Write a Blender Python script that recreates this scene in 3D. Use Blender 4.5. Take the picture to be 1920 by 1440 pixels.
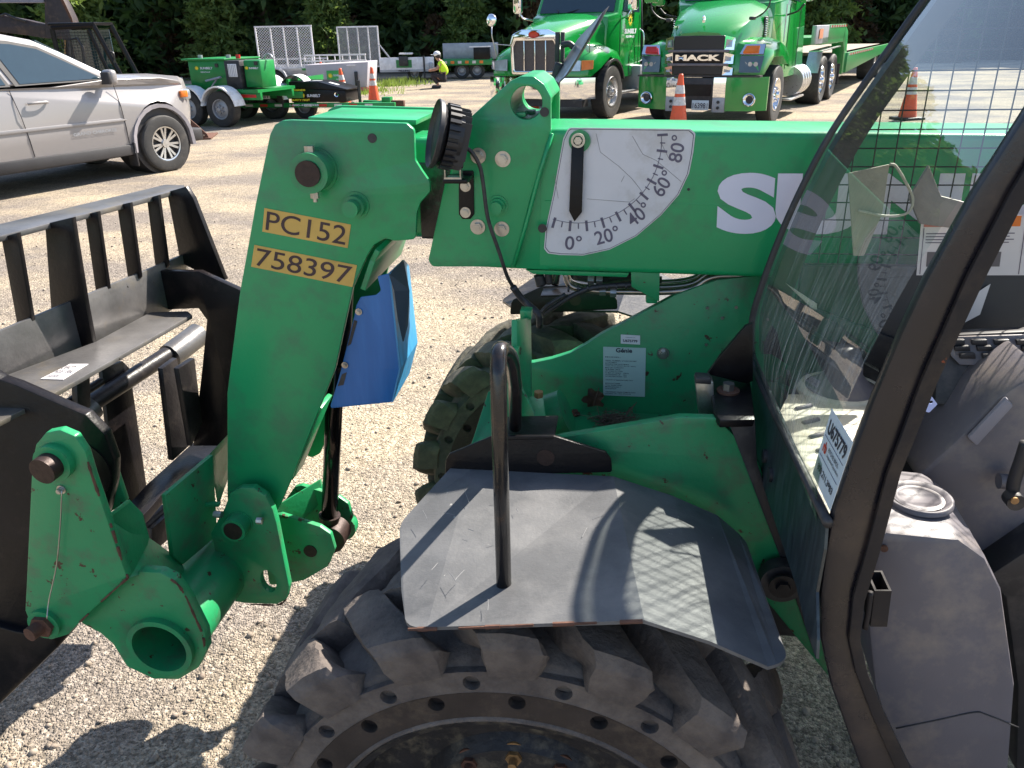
import bpy, bmesh, math, random
import numpy as np
from mathutils import Vector, Matrix, noise
random.seed(7); rng = np.random.default_rng(7)
PI = math.pi
S = bpy.context.scene
for o in list(bpy.data.objects): bpy.data.objects.remove(o)
# ---------------------------------------------------------------- camera
F, PITCH, ROLL, H = 1500.0, math.radians(24.0), 0.022, 1.8
r0 = Vector((1, 0, 0)); u0 = Vector((0, math.sin(PITCH), math.cos(PITCH))); FW = Vector((0, math.cos(PITCH), -math.sin(PITCH)))
RT = r0*math.cos(ROLL) - u0*math.sin(ROLL); UP = u0*math.cos(ROLL) + r0*math.sin(ROLL)
CAM = Vector((0, 0, H))
cd = bpy.data.cameras.new('camera'); cam = bpy.data.objects.new('camera', cd); S.collection.objects.link(cam)
cd.sensor_width = 36; cd.lens = 36*F/1920; cd.clip_start = .05; cd.clip_end = 3000
Rm = Matrix((RT, UP, -FW)).transposed(); cam.matrix_world = Matrix.Translation(CAM) @ Rm.to_4x4()
S.camera = cam
S.render.resolution_x, S.render.resolution_y = 1024, 768
# ---------------------------------------------------------------- light
SUN_AZ, SUN_EL = math.radians(48.5), math.radians(43.5)      # azimuth measured from +Y towards +X
S.view_settings.view_transform = 'Standard'; S.view_settings.look = 'None'; S.view_settings.gamma = 1
S.view_settings.use_curve_mapping = False
S.view_settings.exposure = 1.57
W = bpy.data.worlds.new("World"); S.world = W; W.use_nodes = True
wn = W.node_tree.nodes; wn.clear(); wl = W.node_tree.links
sky = wn.new('ShaderNodeTexSky'); sky.sky_type = 'NISHITA'; sky.sun_disc = False
sky.sun_elevation = SUN_EL; sky.sun_rotation = SUN_AZ; sky.air_density = 1.0; sky.dust_density = 1.2; sky.ozone_density = 1.0
bg = wn.new('ShaderNodeBackground'); bg.inputs[1].default_value = 0.092; wo = wn.new('ShaderNodeOutputWorld')
wl.new(sky.outputs[0], bg.inputs[0]); wl.new(bg.outputs[0], wo.inputs[0])
sd = bpy.data.lights.new('sun', 'SUN'); sd.energy = 5.0; sd.angle = math.radians(.53); sd.color = (1, .93, .82)
so = bpy.data.objects.new('sun', sd); S.collection.objects.link(so)
sdir = Vector((math.sin(SUN_AZ)*math.cos(SUN_EL), math.cos(SUN_AZ)*math.cos(SUN_EL), math.sin(SUN_EL)))
so.rotation_euler = sdir.to_track_quat('Z', 'Y').to_euler(); so.location = (8, 10, 20)
# ---------------------------------------------------------------- geometry helpers
def ray(x, y): return (FW + RT*((x-960)/F) + UP*((720-y)/F))
def G(x, y, z=0.0):
    d = ray(x, y); return CAM + d*((z-H)/d.z)
def PLN(x, y, p, n):
    d = ray(x, y); return CAM + d*(((p-CAM).dot(n))/d.dot(n))
YAW = math.radians(8)
Ym = Vector((math.sin(YAW), math.cos(YAW), 0)); Xm = Vector((math.cos(YAW), -math.sin(YAW), 0)); Zm = Vector((0, 0, 1))
DO = 1.85; MO = Ym*DO - Xm*.5                                  # machine origin on the ground under the boom
MMAT = Matrix.Translation(MO) @ Matrix((Xm, Ym, Zm)).transposed().to_4x4(); MINV = MMAT.inverted()
def loc(w): return MINV @ w
def MP(x, y, d): return loc(PLN(x, y, CAM + Ym*d, Ym))          # machine coordinates, local y = d-DO
def MZ(x, y, z): return loc(G(x, y, z))
C = S.collection
def link(o, parent=None):
    C.objects.link(o)
    if parent: o.parent = parent
    return o
def thing(name, label, cat, loc=(0,0,0), rz=0, group=None, mat=None):
    o = bpy.data.objects.new(name, None); C.objects.link(o)
    if mat is not None: o.matrix_world = mat
    else: o.location = loc; o.rotation_euler = (0, 0, rz)
    o.empty_display_size = .2
    o['label'] = label; o['category'] = cat
    if group: o['group'] = group
    return o
def tag(o, label, cat, group=None):
    o['label'] = label; o['category'] = cat
    if group: o['group'] = group
    return o
def mk(name, me, m, parent=None, smooth=None):
    me.materials.clear(); 
    for k in (m if isinstance(m, (list, tuple)) else [m]): me.materials.append(k)
    if smooth is not None:
        me.polygons.foreach_set('use_smooth', [True]*len(me.polygons))
        if smooth < 3: me.set_sharp_from_angle(angle=smooth)
    return link(bpy.data.objects.new(name, me), parent)
def obj(name, bm, m, parent=None, smooth=None, bev=0, seg=2):
    if bev:
        bmesh.ops.remove_doubles(bm, verts=bm.verts, dist=1e-5)
        bmesh.ops.recalc_face_normals(bm, faces=bm.faces)
        es = [e for e in bm.edges if len(e.link_faces) == 2 and e.calc_face_angle(0) > .5]
        bmesh.ops.bevel(bm, geom=es, offset=bev, segments=seg, profile=.5, affect='EDGES', clamp_overlap=True)
    me = bpy.data.meshes.new(name); bm.to_mesh(me); bm.free()
    return mk(name, me, m, parent, smooth if smooth is not None else (.6 if bev else None))
def B(): return bmesh.new()
def box(bm, c, s, rot=None):
    """box centred at c, full sizes s"""
    M = Matrix.Translation(Vector(c))
    if rot is not None: M = M @ rot.to_4x4()
    r = bmesh.ops.create_cube(bm, size=1, matrix=M @ Matrix.Diagonal((s[0], s[1], s[2], 1))); return r['verts']
def hexa(bm, a, b):
    """two rings of points joined to a closed solid"""
    va = [bm.verts.new(Vector(p)) for p in a]; vb = [bm.verts.new(Vector(p)) for p in b]
    n = len(va)
    bm.faces.new(va[::-1]); bm.faces.new(vb)
    for i in range(n): bm.faces.new((va[i], va[(i+1) % n], vb[(i+1) % n], vb[i]))
def tube(bm, pts, r, n=10, caps=True, r2=None):
    pts = [Vector(p) for p in pts]; rings = []; up = Vector((0, 0, 1)); prev = None
    for i, p in enumerate(pts):
        t = (pts[min(i+1, len(pts)-1)] - pts[max(i-1, 0)]).normalized()
        if prev is None:
            a = t.cross(up); a = a if a.length > .05 else t.cross(Vector((1, 0, 0)))
        else: a = prev - t*prev.dot(t)
        a.normalize(); prev = a; b = t.cross(a)
        rr = r if r2 is None else r + (r2-r)*i/(len(pts)-1)
        rings.append([bm.verts.new(p + (a*math.cos(k*2*PI/n) + b*math.sin(k*2*PI/n))*rr) for k in range(n)])
    for A, Bq in zip(rings, rings[1:]):
        for k in range(n): bm.faces.new((A[k], A[(k+1) % n], Bq[(k+1) % n], Bq[k]))
    if caps: bm.faces.new(rings[0][::-1]); bm.faces.new(rings[-1])
def cyl(bm, a, b, r, n=20, r2=None): tube(bm, [a, b], r, n, True, r2)
def smoothpath(pts, k=6):
    pts = [Vector(p) for p in pts]; out = []
    P = [pts[0]*2-pts[1]] + pts + [pts[-1]*2-pts[-2]]
    for i in range(1, len(P)-2):
        for j in range(k):
            t = j/k; p0, p1, p2, p3 = P[i-1:i+3]
            out.append(.5*((2*p1)+(p2-p0)*t+(2*p0-5*p1+4*p2-p3)*t*t+(3*p1-p0-3*p2+p3)*t**3))
    return out + [pts[-1]]
def fillet(poly, r, n=4):
    """round the corners of a 2d polygon"""
    out = []; N = len(poly); P = [Vector((p[0], p[1])) for p in poly]
    for i in range(N):
        a, b, c = P[i-1], P[i], P[(i+1) % N]; u = a-b; v = c-b
        if u.length < 1e-6 or v.length < 1e-6: continue
        ang = u.angle(v, PI)
        if ang > 2.9: out.append(b); continue
        k = min(r/math.tan(ang/2), u.length*.45, v.length*.45)
        s = b+u.normalized()*k; e = b+v.normalized()*k
        for j in range(n+1):
            t = j/n; out.append(s*(1-t)**2 + b*2*t*(1-t) + e*t*t)
    return out
def circ2(c, r, n=28, ry=None): return [Vector((c[0]+r*math.cos(i*2*PI/n), c[1]+(ry or r)*math.sin(i*2*PI/n))) for i in range(n)]
dg = bpy.context.evaluated_depsgraph_get
def curve_mesh(loops, ext, bev=0, flat=False):
    cu = bpy.data.curves.new('c', 'CURVE'); cu.dimensions = '2D'; cu.fill_mode = 'BOTH'
    cu.extrude = max(ext-bev, 0); cu.bevel_depth = bev; cu.bevel_resolution = 1; cu.offset = -bev
    for L in loops:
        s = cu.splines.new('POLY'); s.points.add(len(L)-1); s.use_cyclic_u = True
        for q, p in zip(s.points, L): q.co = (p[0], p[1], 0, 1)
    o = bpy.data.objects.new('c', cu); C.objects.link(o); bpy.context.view_layer.update()
    me = bpy.data.meshes.new_from_object(o.evaluated_get(dg())); 
    bpy.data.objects.remove(o); bpy.data.curves.remove(cu)
    return me
XZ = Matrix(((1, 0, 0, 0), (0, 0, 1, 0), (0, 1, 0, 0), (0, 0, 0, 1)))   # plane x,y -> x,z ; depth -> y
def fixn(me):
    bm = bmesh.new(); bm.from_mesh(me); bmesh.ops.remove_doubles(bm, verts=bm.verts, dist=1e-6); bmesh.ops.recalc_face_normals(bm, faces=bm.faces); bm.to_mesh(me); bm.free()
def plate(name, loops, y0, y1, m, parent, bev=.0015, M=None):
    """plate from 2d outline (first) and holes, in the x,z plane between depths y0 and y1"""
    me = curve_mesh(loops, abs(y1-y0)/2, bev); me.transform(Matrix.Translation((0, (y0+y1)/2, 0)) @ XZ); fixn(me)
    if M is not None: me.transform(M)
    return mk(name, me, m, parent, .7)
def pxl(pts, d):
    return [Vector((q.x, q.z)) for q in (MP(x, y, d) for x, y in pts)]
def mplate(name, pts, d, th, m, parent, holes=(), rad=.01, bev=.0015):
    """machine plate: photo outline laid on its own plane at depth d, th thick"""
    L = [fillet(pxl(pts, d), rad) if rad else pxl(pts, d)]
    for (hx, hy, hr, hry) in holes:
        c = MP(hx, hy, d); L.append(circ2((c.x, c.z), hr, 32, hry))
    return plate(name, L, d-DO, d-DO+th, m, parent, bev)
_tc = {}
def text_me(s, bold=0.0, ext=0.0):
    k = (s, bold, ext)
    if k in _tc: return _tc[k].copy()
    cu = bpy.data.curves.new('t', 'FONT'); cu.body = s; cu.size = 1; cu.offset = bold; cu.extrude = ext; cu.resolution_u = 6
    o = bpy.data.objects.new('t', cu); C.objects.link(o); bpy.context.view_layer.update()
    me = bpy.data.meshes.new_from_object(o.evaluated_get(dg())); bpy.data.objects.remove(o); bpy.data.curves.remove(cu)
    _tc[k] = me; return me.copy()
def text(name, s, bl, br, tl, m, parent, bold=0.0, off=None):
    """lettering stretched over the quad bottom-left, bottom-right, top-left (parent coordinates)"""
    me = text_me(s, bold); n = len(me.vertices); a = np.empty(n*3); me.vertices.foreach_get('co', a); a = a.reshape(-1, 3)
    lo, hi = a.min(0), a.max(0); uv = (a-lo)/np.maximum(hi-lo, 1e-6)
    bl, br, tl = [np.array(v) for v in (bl, br, tl)]
    p = bl + uv[:, :1]*(br-bl) + uv[:, 1:2]*(tl-bl)
    if off is not None: p = p + np.array(off)
    me.vertices.foreach_set('co', p.ravel()); me.update()
    return mk(name, me, m, parent)
def from_np(name, v, f, m, parent=None, smooth=False):
    me = bpy.data.meshes.new(name); nf, k = f.shape
    me.vertices.add(len(v)); me.vertices.foreach_set('co', v.astype(np.float32).ravel())
    me.loops.add(nf*k); me.loops.foreach_set('vertex_index', f.astype(np.int32).ravel())
    me.polygons.add(nf); me.polygons.foreach_set('loop_start', np.arange(0, nf*k, k, dtype=np.int32))
    me.update(calc_edges=True); me.validate()
    if smooth: me.polygons.foreach_set('use_smooth', [True]*nf)
    me.materials.append(m); return link(bpy.data.objects.new(name, me), parent)
def lathe(bm, prof, axis='y', n=48, c=(0,0,0)):
    """profile of (radius, along-axis) revolved"""
    rings = []
    for r, t in prof:
        R = []
        for k in range(n):
            a = 2*PI*k/n; x, z = r*math.cos(a), r*math.sin(a)
            R.append(bm.verts.new(Vector(c) + (Vector((x, t, z)) if axis == 'y' else Vector((x, z, t)) if axis == 'z' else Vector((t, x, z)))))
        rings.append(R)
    for A, Bq in zip(rings, rings[1:]):
        for k in range(n): bm.faces.new((A[k], A[(k+1) % n], Bq[(k+1) % n], Bq[k]))
# ---------------------------------------------------------------- materials
def mat(name, col, rough=.5, metal=0.0, var=.12, vs=8.0, bump=0.0, bs=60.0, dirt=None, da=0.0, ds=5.0, chip=None, ca=0.0, cs=30.0, spec=.5, coat=0.0, rv=.1, stretch=None, em=None):
    m = bpy.data.materials.new(name); m.use_nodes = True; nt = m.node_tree; N = nt.nodes; L = nt.links
    p = N['Principled BSDF']; p.inputs['Roughness'].default_value = rough; p.inputs['Metallic'].default_value = metal
    p.inputs['Specular IOR Level'].default_value = spec; p.inputs['Coat Weight'].default_value = coat
    if coat: p.inputs['Coat Roughness'].default_value = .05
    tc = N.new('ShaderNodeTexCoord'); src = tc.outputs['Object']
    if stretch:
        mp = N.new('ShaderNodeMapping'); mp.inputs['Scale'].default_value = stretch; L.new(src, mp.inputs[0]); src = mp.outputs[0]
    def nz(sc, det=4, rg=.6):
        n = N.new('ShaderNodeTexNoise'); n.inputs['Scale'].default_value = sc; n.inputs['Detail'].default_value = det; n.inputs['Roughness'].default_value = rg; L.new(src, n.inputs['Vector']); return n.outputs['Fac']
    def ramp(s, a, b):
        r = N.new('ShaderNodeMapRange'); r.inputs['From Min'].default_value = a; r.inputs['From Max'].default_value = b; L.new(s, r.inputs['Value']); return r.outputs[0]
    def mix(fac, a, b):
        x = N.new('ShaderNodeMix'); x.data_type = 'RGBA'; L.new(fac, x.inputs[0])
        for i, v in ((6, a), (7, b)):
            if isinstance(v, tuple): x.inputs[i].default_value = v
            else: L.new(v, x.inputs[i])
        return x.outputs[2]
    c4 = lambda c, k=1: (min(c[0]*k, 1), min(c[1]*k, 1), min(c[2]*k, 1), 1)
    n1 = nz(vs); cur = mix(ramp(n1, .3, .7), c4(col, 1-var), c4(col, 1+var))
    if dirt: cur = mix(ramp(nz(ds, 6, .7), .62-da*.35, .75), cur, c4(dirt))
    if chip: cur = mix(ramp(nz(cs, 5, .65), .74-ca*.2, .76-ca*.2), cur, c4(chip))
    L.new(cur, p.inputs['Base Color'])
    if rv:
        rr = N.new('ShaderNodeMapRange'); rr.inputs['To Min'].default_value = max(rough-rv, .02); rr.inputs['To Max'].default_value = min(rough+rv, 1); L.new(nz(vs*2.3), rr.inputs['Value']); L.new(rr.outputs[0], p.inputs['Roughness'])
    if bump:
        b = N.new('ShaderNodeBump'); b.inputs['Strength'].default_value = min(bump, 1); b.inputs['Distance'].default_value = .01*max(1, bump); L.new(nz(bs, 6), b.inputs['Height']); L.new(b.outputs[0], p.inputs['Normal'])
    if em: p.inputs['Emission Color'].default_value = c4(em); p.inputs['Emission Strength'].default_value = 1
    return m
green = mat('green_paint', (.012, .29, .10), .32, var=.08, vs=1.8, dirt=(.05, .15, .085), da=.4, ds=6, bump=.05, bs=140, chip=(.05, .02, .012), ca=.05, cs=26)
greenw = mat('worn_green_paint', (.016, .25, .092), .38, var=.08, vs=5, dirt=(.07, .12, .07), da=.35, ds=14, chip=(.05, .018, .01), ca=.5, cs=32, bump=.08, bs=80)
greent = mat('truck_green_paint', (.006, .24, .035), .18, var=.02, coat=.6, rv=.03)
greeno = mat('trailer_green_paint', (.01, .20, .045), .35, var=.1)
black = mat('black_steel_paint', (.007, .006, .007), .33, var=.25, vs=10, dirt=(.025, .018, .017), da=.2, ds=12, chip=(.08, .03, .015), ca=.08, cs=30, bump=.1, bs=90, spec=.22)
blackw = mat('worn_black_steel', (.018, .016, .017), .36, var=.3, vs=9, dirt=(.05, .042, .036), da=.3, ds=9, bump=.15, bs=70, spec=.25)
shelfm = mat('sunlit_worn_steel', (.13, .125, .125), .36, var=.35, vs=7, dirt=(.22, .18, .12), da=.35, ds=5, bump=.1, bs=60, metal=.45, chip=(.02, .016, .016), ca=.25, cs=12)  # worn steel, lightened so sun on shelf and channel is in the colour
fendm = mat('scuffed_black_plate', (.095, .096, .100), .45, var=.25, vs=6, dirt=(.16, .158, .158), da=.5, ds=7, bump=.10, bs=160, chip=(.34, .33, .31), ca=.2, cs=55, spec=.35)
tube_m = mat('gloss_black_tube', (.014, .013, .014), .2, var=.2, dirt=(.06, .035, .02), da=.2, ds=25)
rubber = mat('dusty_rubber', (.048, .040, .040), .85, var=.25, vs=9, dirt=(.21, .175, .15), da=.85, ds=6, bump=.5, bs=90, spec=.25)
rubberf = mat('dirty_far_rubber', (.07, .066, .058), .85, var=.25, vs=9, dirt=(.17, .155, .11), da=.6, ds=8, bump=.5, bs=45, spec=.25)
tyrem = mat('road_tyre_rubber', (.028, .027, .027), .75, var=.15, dirt=(.08, .07, .06), da=.3, bump=.1)
holem = mat('hole_rubber', (.02, .012, .01), .9)
rust = mat('rusty_steel', (.11, .05, .032), .75, var=.35, vs=40, bump=.2, bs=120, metal=.2)
darkpin = mat('dark_pin_steel', (.035, .02, .017), .5, var=.3, vs=60, bump=.15, metal=.4)
steel = mat('zinc_steel', (.42, .41, .38), .32, metal=.85, var=.15, vs=30, dirt=(.25, .2, .15), da=.3, ds=20)
pipe = mat('steel_pipe', (.30, .26, .23), .3, metal=.9, var=.15, vs=20)
alu = mat('aluminium', (.55, .55, .56), .3, metal=.9, var=.08)
chrome = mat('chrome', (.82, .83, .85), .06, metal=1, var=.02, rv=.02)
galv = mat('galvanised_steel', (.33, .34, .37), .5, metal=.55, var=.15, vs=5)
white = mat('white_print', (.62, .60, .62), .45, var=.05, dirt=(.42, .38, .34), da=.35, ds=6)
whitel = mat('white_lettering', (.68, .66, .76), .4, var=.03)
ink = mat('dark_print', (.035, .03, .05), .5, var=.1)
inkp = mat('faded_print', (.11, .095, .14), .5, var=.2)
yellow = mat('yellow_sticker', (.62, .38, .085), .5, var=.06, vs=14, dirt=(.4, .24, .06), da=.25)
blue = mat('blue_guard_paint', (.015, .13, .38), .35, var=.1, vs=5, dirt=(.03, .16, .42), da=.3, stretch=(6, 6, .6))
greyp = mat('grey_cab_plastic', (.12, .11, .125), .5, var=.1, vs=5, dirt=(.24, .2, .17), da=.3, ds=6, bump=.05, bs=300)
dkpl = mat('dark_cab_plastic', (.02, .019, .022), .5, var=.2, dirt=(.08, .07, .065), da=.3, ds=10)
rub2 = mat('pillar_seal_rubber', (.018, .015, .016), .6, var=.2, vs=9, dirt=(.055, .04, .03), da=.35, ds=10, chip=(.22, .05, .02), ca=.15, cs=24, spec=.3)
pillm = mat('glossy_navy_black_pillar', (.012, .011, .016), .28, var=.3, vs=7, dirt=(.05, .036, .028), da=.35, ds=7, bump=.05, bs=120, chip=(.25, .06, .025), ca=.12, cs=30)
cream = mat('cream_sunlit_plastic', (.5, .48, .4), .6, var=.1, dirt=(.3, .27, .2), da=.4, ds=20)
orange = mat('cone_orange', (.72, .10, .03), .5, var=.08, dirt=(.45, .1, .05), da=.2, ds=10)
reflw = mat('reflective_white', (.6, .58, .56), .4, var=.1, dirt=(.4, .25, .2), da=.4, ds=18)
redm = mat('red_plastic', (.5, .02, .015), .35)
amber = mat('amber_lens', (.7, .17, .02), .2)
silver = mat('silver_car_paint', (.25, .235, .235), .38, metal=.15, var=.01, coat=.6, rv=.03)
suvtrim = mat('dark_trim_plastic', (.03, .028, .03), .55)
tint = mat('tinted_glass', (.02, .04, .055), .05, var=.05, spec=.9, rv=.02)
lampg = mat('lamp_glass', (.35, .38, .42), .08, metal=.5, var=.2, rv=.02)
hivis = mat('hi_vis_yellow', (.55, .9, .03), .7, var=.1, bump=.2, bs=30)
skin = mat('skin', (.38, .2, .13), .55, var=.05)
denim = mat('dark_trousers', (.03, .024, .028), .8, var=.2)
wood = mat('weathered_wood', (.22, .18, .14), .8, var=.3, vs=12, stretch=(1, 8, 8))
twigm = mat('dry_twig', (.12, .085, .055), .9, var=.4, vs=40, bump=.3)
leafd = mat('dead_leaf', (.07, .035, .018), .8, var=.4, vs=30)
bark = mat('bark', (.07, .05, .038), .9, var=.3, bump=.5, bs=20)
stone = mat('pale_stone', (.38, .33, .31), .85, var=.2, vs=20, bump=.3, bs=60)
redpaint = mat('red_print', (.55, .05, .02), .5)
yel2 = mat('bright_yellow_print', (.8, .6, .03), .5)
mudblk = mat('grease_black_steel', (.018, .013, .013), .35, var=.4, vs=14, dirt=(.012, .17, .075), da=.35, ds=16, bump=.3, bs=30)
# ---------------------------------------------------------------- ground
def ground_mat():
    m = bpy.data.materials.new('gravel_ground'); m.use_nodes = True; nt = m.node_tree; N = nt.nodes; L = nt.links; p = N['Principled BSDF']
    p.inputs['Roughness'].default_value = .95; p.inputs['Specular IOR Level'].default_value = .15
    tc = N.new('ShaderNodeTexCoord'); s = tc.outputs['Object']
    def nz(sc, d=5, r=.65, src=s):
        n = N.new('ShaderNodeTexNoise'); n.inputs['Scale'].default_value = sc; n.inputs['Detail'].default_value = d; n.inputs['Roughness'].default_value = r; L.new(src, n.inputs['Vector']); return n.outputs['Fac']
    def rmp(f, a, b, lo=0, hi=1):
        r = N.new('ShaderNodeMapRange'); r.inputs[1].default_value = a; r.inputs[2].default_value = b; r.inputs[3].default_value = lo; r.inputs[4].default_value = hi; L.new(f, r.inputs[0]); return r.outputs[0]
    def mix(f, a, b):
        x = N.new('ShaderNodeMix'); x.data_type = 'RGBA'; L.new(f, x.inputs[0])
        for i, v in ((6, a), (7, b)):
            if isinstance(v, tuple): x.inputs[i].default_value = v
            else: L.new(v, x.inputs[i])
        return x.outputs[2]
    mp = N.new('ShaderNodeMapping'); mp.inputs['Scale'].default_value = (.55, .95, 1); mp.inputs['Rotation'].default_value = (0, 0, .3); L.new(s, mp.inputs[0])
    big = nz(.8, 5, .6, mp.outputs[0])
    base = mix(rmp(big, .42, .58), (.22, .188, .16, 1), (.37, .305, .22, 1))
    v = N.new('ShaderNodeTexVoronoi'); v.inputs['Scale'].default_value = 140; L.new(s, v.inputs['Vector'])
    v2 = N.new('ShaderNodeTexVoronoi'); v2.inputs['Scale'].default_value = 62; L.new(s, v2.inputs['Vector'])
    sv = N.new('ShaderNodeSeparateColor'); L.new(v.outputs['Color'], sv.inputs[0])
    sv2 = N.new('ShaderNodeSeparateColor'); L.new(v2.outputs['Color'], sv2.inputs[0])
    hs = N.new('ShaderNodeHueSaturation'); L.new(base, hs.inputs['Color'])
    a = rmp(sv.outputs[0], 0, 1, .55, 1.4); b = rmp(sv2.outputs[1], 0, 1, .72, 1.25)
    mu = N.new('ShaderNodeMath'); mu.operation = 'MULTIPLY'; L.new(a, mu.inputs[0]); L.new(b, mu.inputs[1]); L.new(mu.outputs[0], hs.inputs['Value'])
    L.new(hs.outputs[0], p.inputs['Base Color'])
    # relief: stones of two sizes
    h1 = rmp(v.outputs['Distance'], 0, .6, 1, 0); h2 = rmp(v2.outputs['Distance'], 0, .6, 1, 0)
    ad = N.new('ShaderNodeMath'); ad.operation = 'MULTIPLY_ADD'; L.new(h2, ad.inputs[0]); ad.inputs[1].default_value = 1.2; L.new(h1, ad.inputs[2])
    ad2 = N.new('ShaderNodeMath'); ad2.operation = 'MULTIPLY_ADD'; L.new(nz(6, 8, .7), ad2.inputs[0]); ad2.inputs[1].default_value = 4.5; L.new(ad.outputs[0], ad2.inputs[2])
    bp = N.new('ShaderNodeBump'); bp.inputs['Strength'].default_value = .8; bp.inputs['Distance'].default_value = .007; L.new(ad2.outputs[0], bp.inputs['Height']); L.new(bp.outputs[0], p.inputs['Normal'])
    return m
gm = ground_mat()
_a = MMAT @ Vector((.35, 1.10-DO, 0)); _b = MMAT @ Vector((.35, 2.46-DO, 0)); RUT = (_a.x, _a.y, _b.x, _b.y)   # shallow hollows worn under the front tyres
def gz(x, y):
    f = min(1, max(0, (14-abs(y-2))/10)) if y < 16 else 0
    q = (Vector((x, y))-Vector((RUT[0], RUT[1]))).length; q2 = (Vector((x, y))-Vector((RUT[2], RUT[3]))).length
    return -.10*math.exp(-(q/.32)**4)-.12*math.exp(-(q2/.32)**4)+(noise.noise(Vector((x*.9, y*.9, 0)))*.02 + noise.noise(Vector((x*3.1, y*3.1, 4)))*.008)*(.4+.6*f)
def gl(lo, hi, s0, n):
    t = np.linspace(-1, 1, n); return np.sign(t)*(np.abs(t)**3.2)*(hi-lo)/2
xs = np.unique(np.concatenate([np.arange(-3.5, 4, .05), np.sign(np.linspace(-1, 1, 120))*(3.5+996*np.abs(np.linspace(-1, 1, 120))**3)]))
ys = np.unique(np.concatenate([np.arange(-1, 7, .05), 7+np.linspace(0, 1, 70)**2.2*900, -1-np.linspace(0, 1, 20)**2*300]))
X, Y = np.meshgrid(xs, ys); Zg = np.array([gz(a, b) for a, b in zip(X.ravel(), Y.ravel())])
v = np.stack([X.ravel(), Y.ravel(), Zg], 1); nx, ny = len(xs), len(ys)
i = (np.arange(ny-1)[:, None]*nx + np.arange(nx-1)[None]).ravel()
o = from_np('ground', v, np.stack([i, i+1, i+nx+1, i+nx], 1), gm, smooth=True); o['kind'] = 'structure'; o['label'] = 'pale dusty gravel yard'
# loose stones lying near the camera
def gravel():
    bm = B(); bmesh.ops.create_icosphere(bm, subdivisions=1, radius=1); bv = np.array([v.co[:] for v in bm.verts]); bf = np.array([[v.index for v in f.verts] for f in bm.faces]); bm.free()
    n = 30000
    yy = 1.15 + rng.random(n)**1.6*7.5; xx = (rng.random(n)*2-1)*(1.3+yy*.75)
    sz = .0022 + rng.random(n)**7*.010
    q = rng.normal(size=(n, 3, 3)); q, _ = np.linalg.qr(q)
    sc = .6+rng.random((n, 1, 3))*.8
    V = (bv[None]*(1+rng.normal(size=(n, len(bv), 1))*.16)*sc) @ q
    V *= sz[:, None, None]; V[:, :, 2] *= .75
    z = np.array([gz(a, b) for a, b in zip(xx, yy)]); dens = np.array([noise.noise(Vector((a*1.7, b*1.7, 9))) for a, b in zip(xx, yy)]); sz = np.where((dens < -.02) & (rng.random(n) < .8), sz*.45, sz)
    V += np.stack([xx, yy, z+sz*.25], 1)[:, None]
    Fc = (bf[None] + (np.arange(n)*len(bv))[:, None, None]).reshape(-1, 3)
    o = from_np('loose_gravel', V.reshape(-1, 3), Fc, gs); o['kind'] = 'stuff'; o['label'] = 'small loose stones strewn over the gravel yard'; o['category'] = 'gravel'
gs = mat('gravel_stone', (.24, .195, .16), .9, var=.55, vs=30, bump=.2, bs=150, spec=.2, dirt=(.36, .31, .24), da=.5, ds=22)
gravel()
# ---------------------------------------------------------------- trees
def leaf_mat(name, c, c2):
    m = mat(name, c, .7, var=.35, vs=2.5, dirt=c2, da=.5, ds=1.4, spec=.2)
    nt = m.node_tree; p = nt.nodes['Principled BSDF']; tr = nt.nodes.new('ShaderNodeBsdfTranslucent'); tr.inputs[0].default_value = (c2[0]*1.5, c2[1]*1.6, c2[2], 1)
    mx = nt.nodes.new('ShaderNodeMixShader'); mx.inputs[0].default_value = .35; out = nt.nodes['Material Output']
    nt.links.new(p.outputs[0], mx.inputs[1]); nt.links.new(tr.outputs[0], mx.inputs[2]); nt.links.new(mx.outputs[0], out.inputs[0]); return m
lm = [leaf_mat('conifer_leaf', (.028, .055, .024), (.10, .16, .045)), leaf_mat('pale_leaf', (.06, .10, .03), (.18, .24, .07)), leaf_mat('brown_leaf', (.06, .04, .025), (.16, .10, .055))]
def crown_np(seed, h, rad, nb, per, ls, z0=.2):
    R = np.random.default_rng(seed); vs, fs = [], []
    for b in range(nb):
        t = R.random()**.8; z = z0 + t*(h-z0); a = R.random()*2*PI; rr = rad*(1-t*.75)*(.55+.6*R.random())
        d = np.array([math.cos(a), math.sin(a), -.25+.35*R.random()]); s = R.random(per)**.55
        P = np.array([0, 0, z]) + d[None]*(s*rr)[:, None] + R.normal(size=(per, 3))*np.array([.22, .22, .15])*(.4+.5*s[:, None])*ls*3.2
        u = R.normal(size=(per, 3)) + d[None]*1.2; u /= np.linalg.norm(u, axis=1)[:, None]
        w = np.cross(u, R.normal(size=(per, 3))); w /= np.linalg.norm(w, axis=1)[:, None]
        L = ls*(.5+R.random(per))[:, None]; q = L*.42
        quad = np.stack([P-u*L*.5, P+w*q*.5, P+u*L*.6, P-w*q*.5], 1); vs.append(quad.reshape(-1, 3))
    V = np.concatenate(vs); n = len(V)//4
    return V, np.arange(n*4).reshape(-1, 4)
TREES = []
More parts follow.
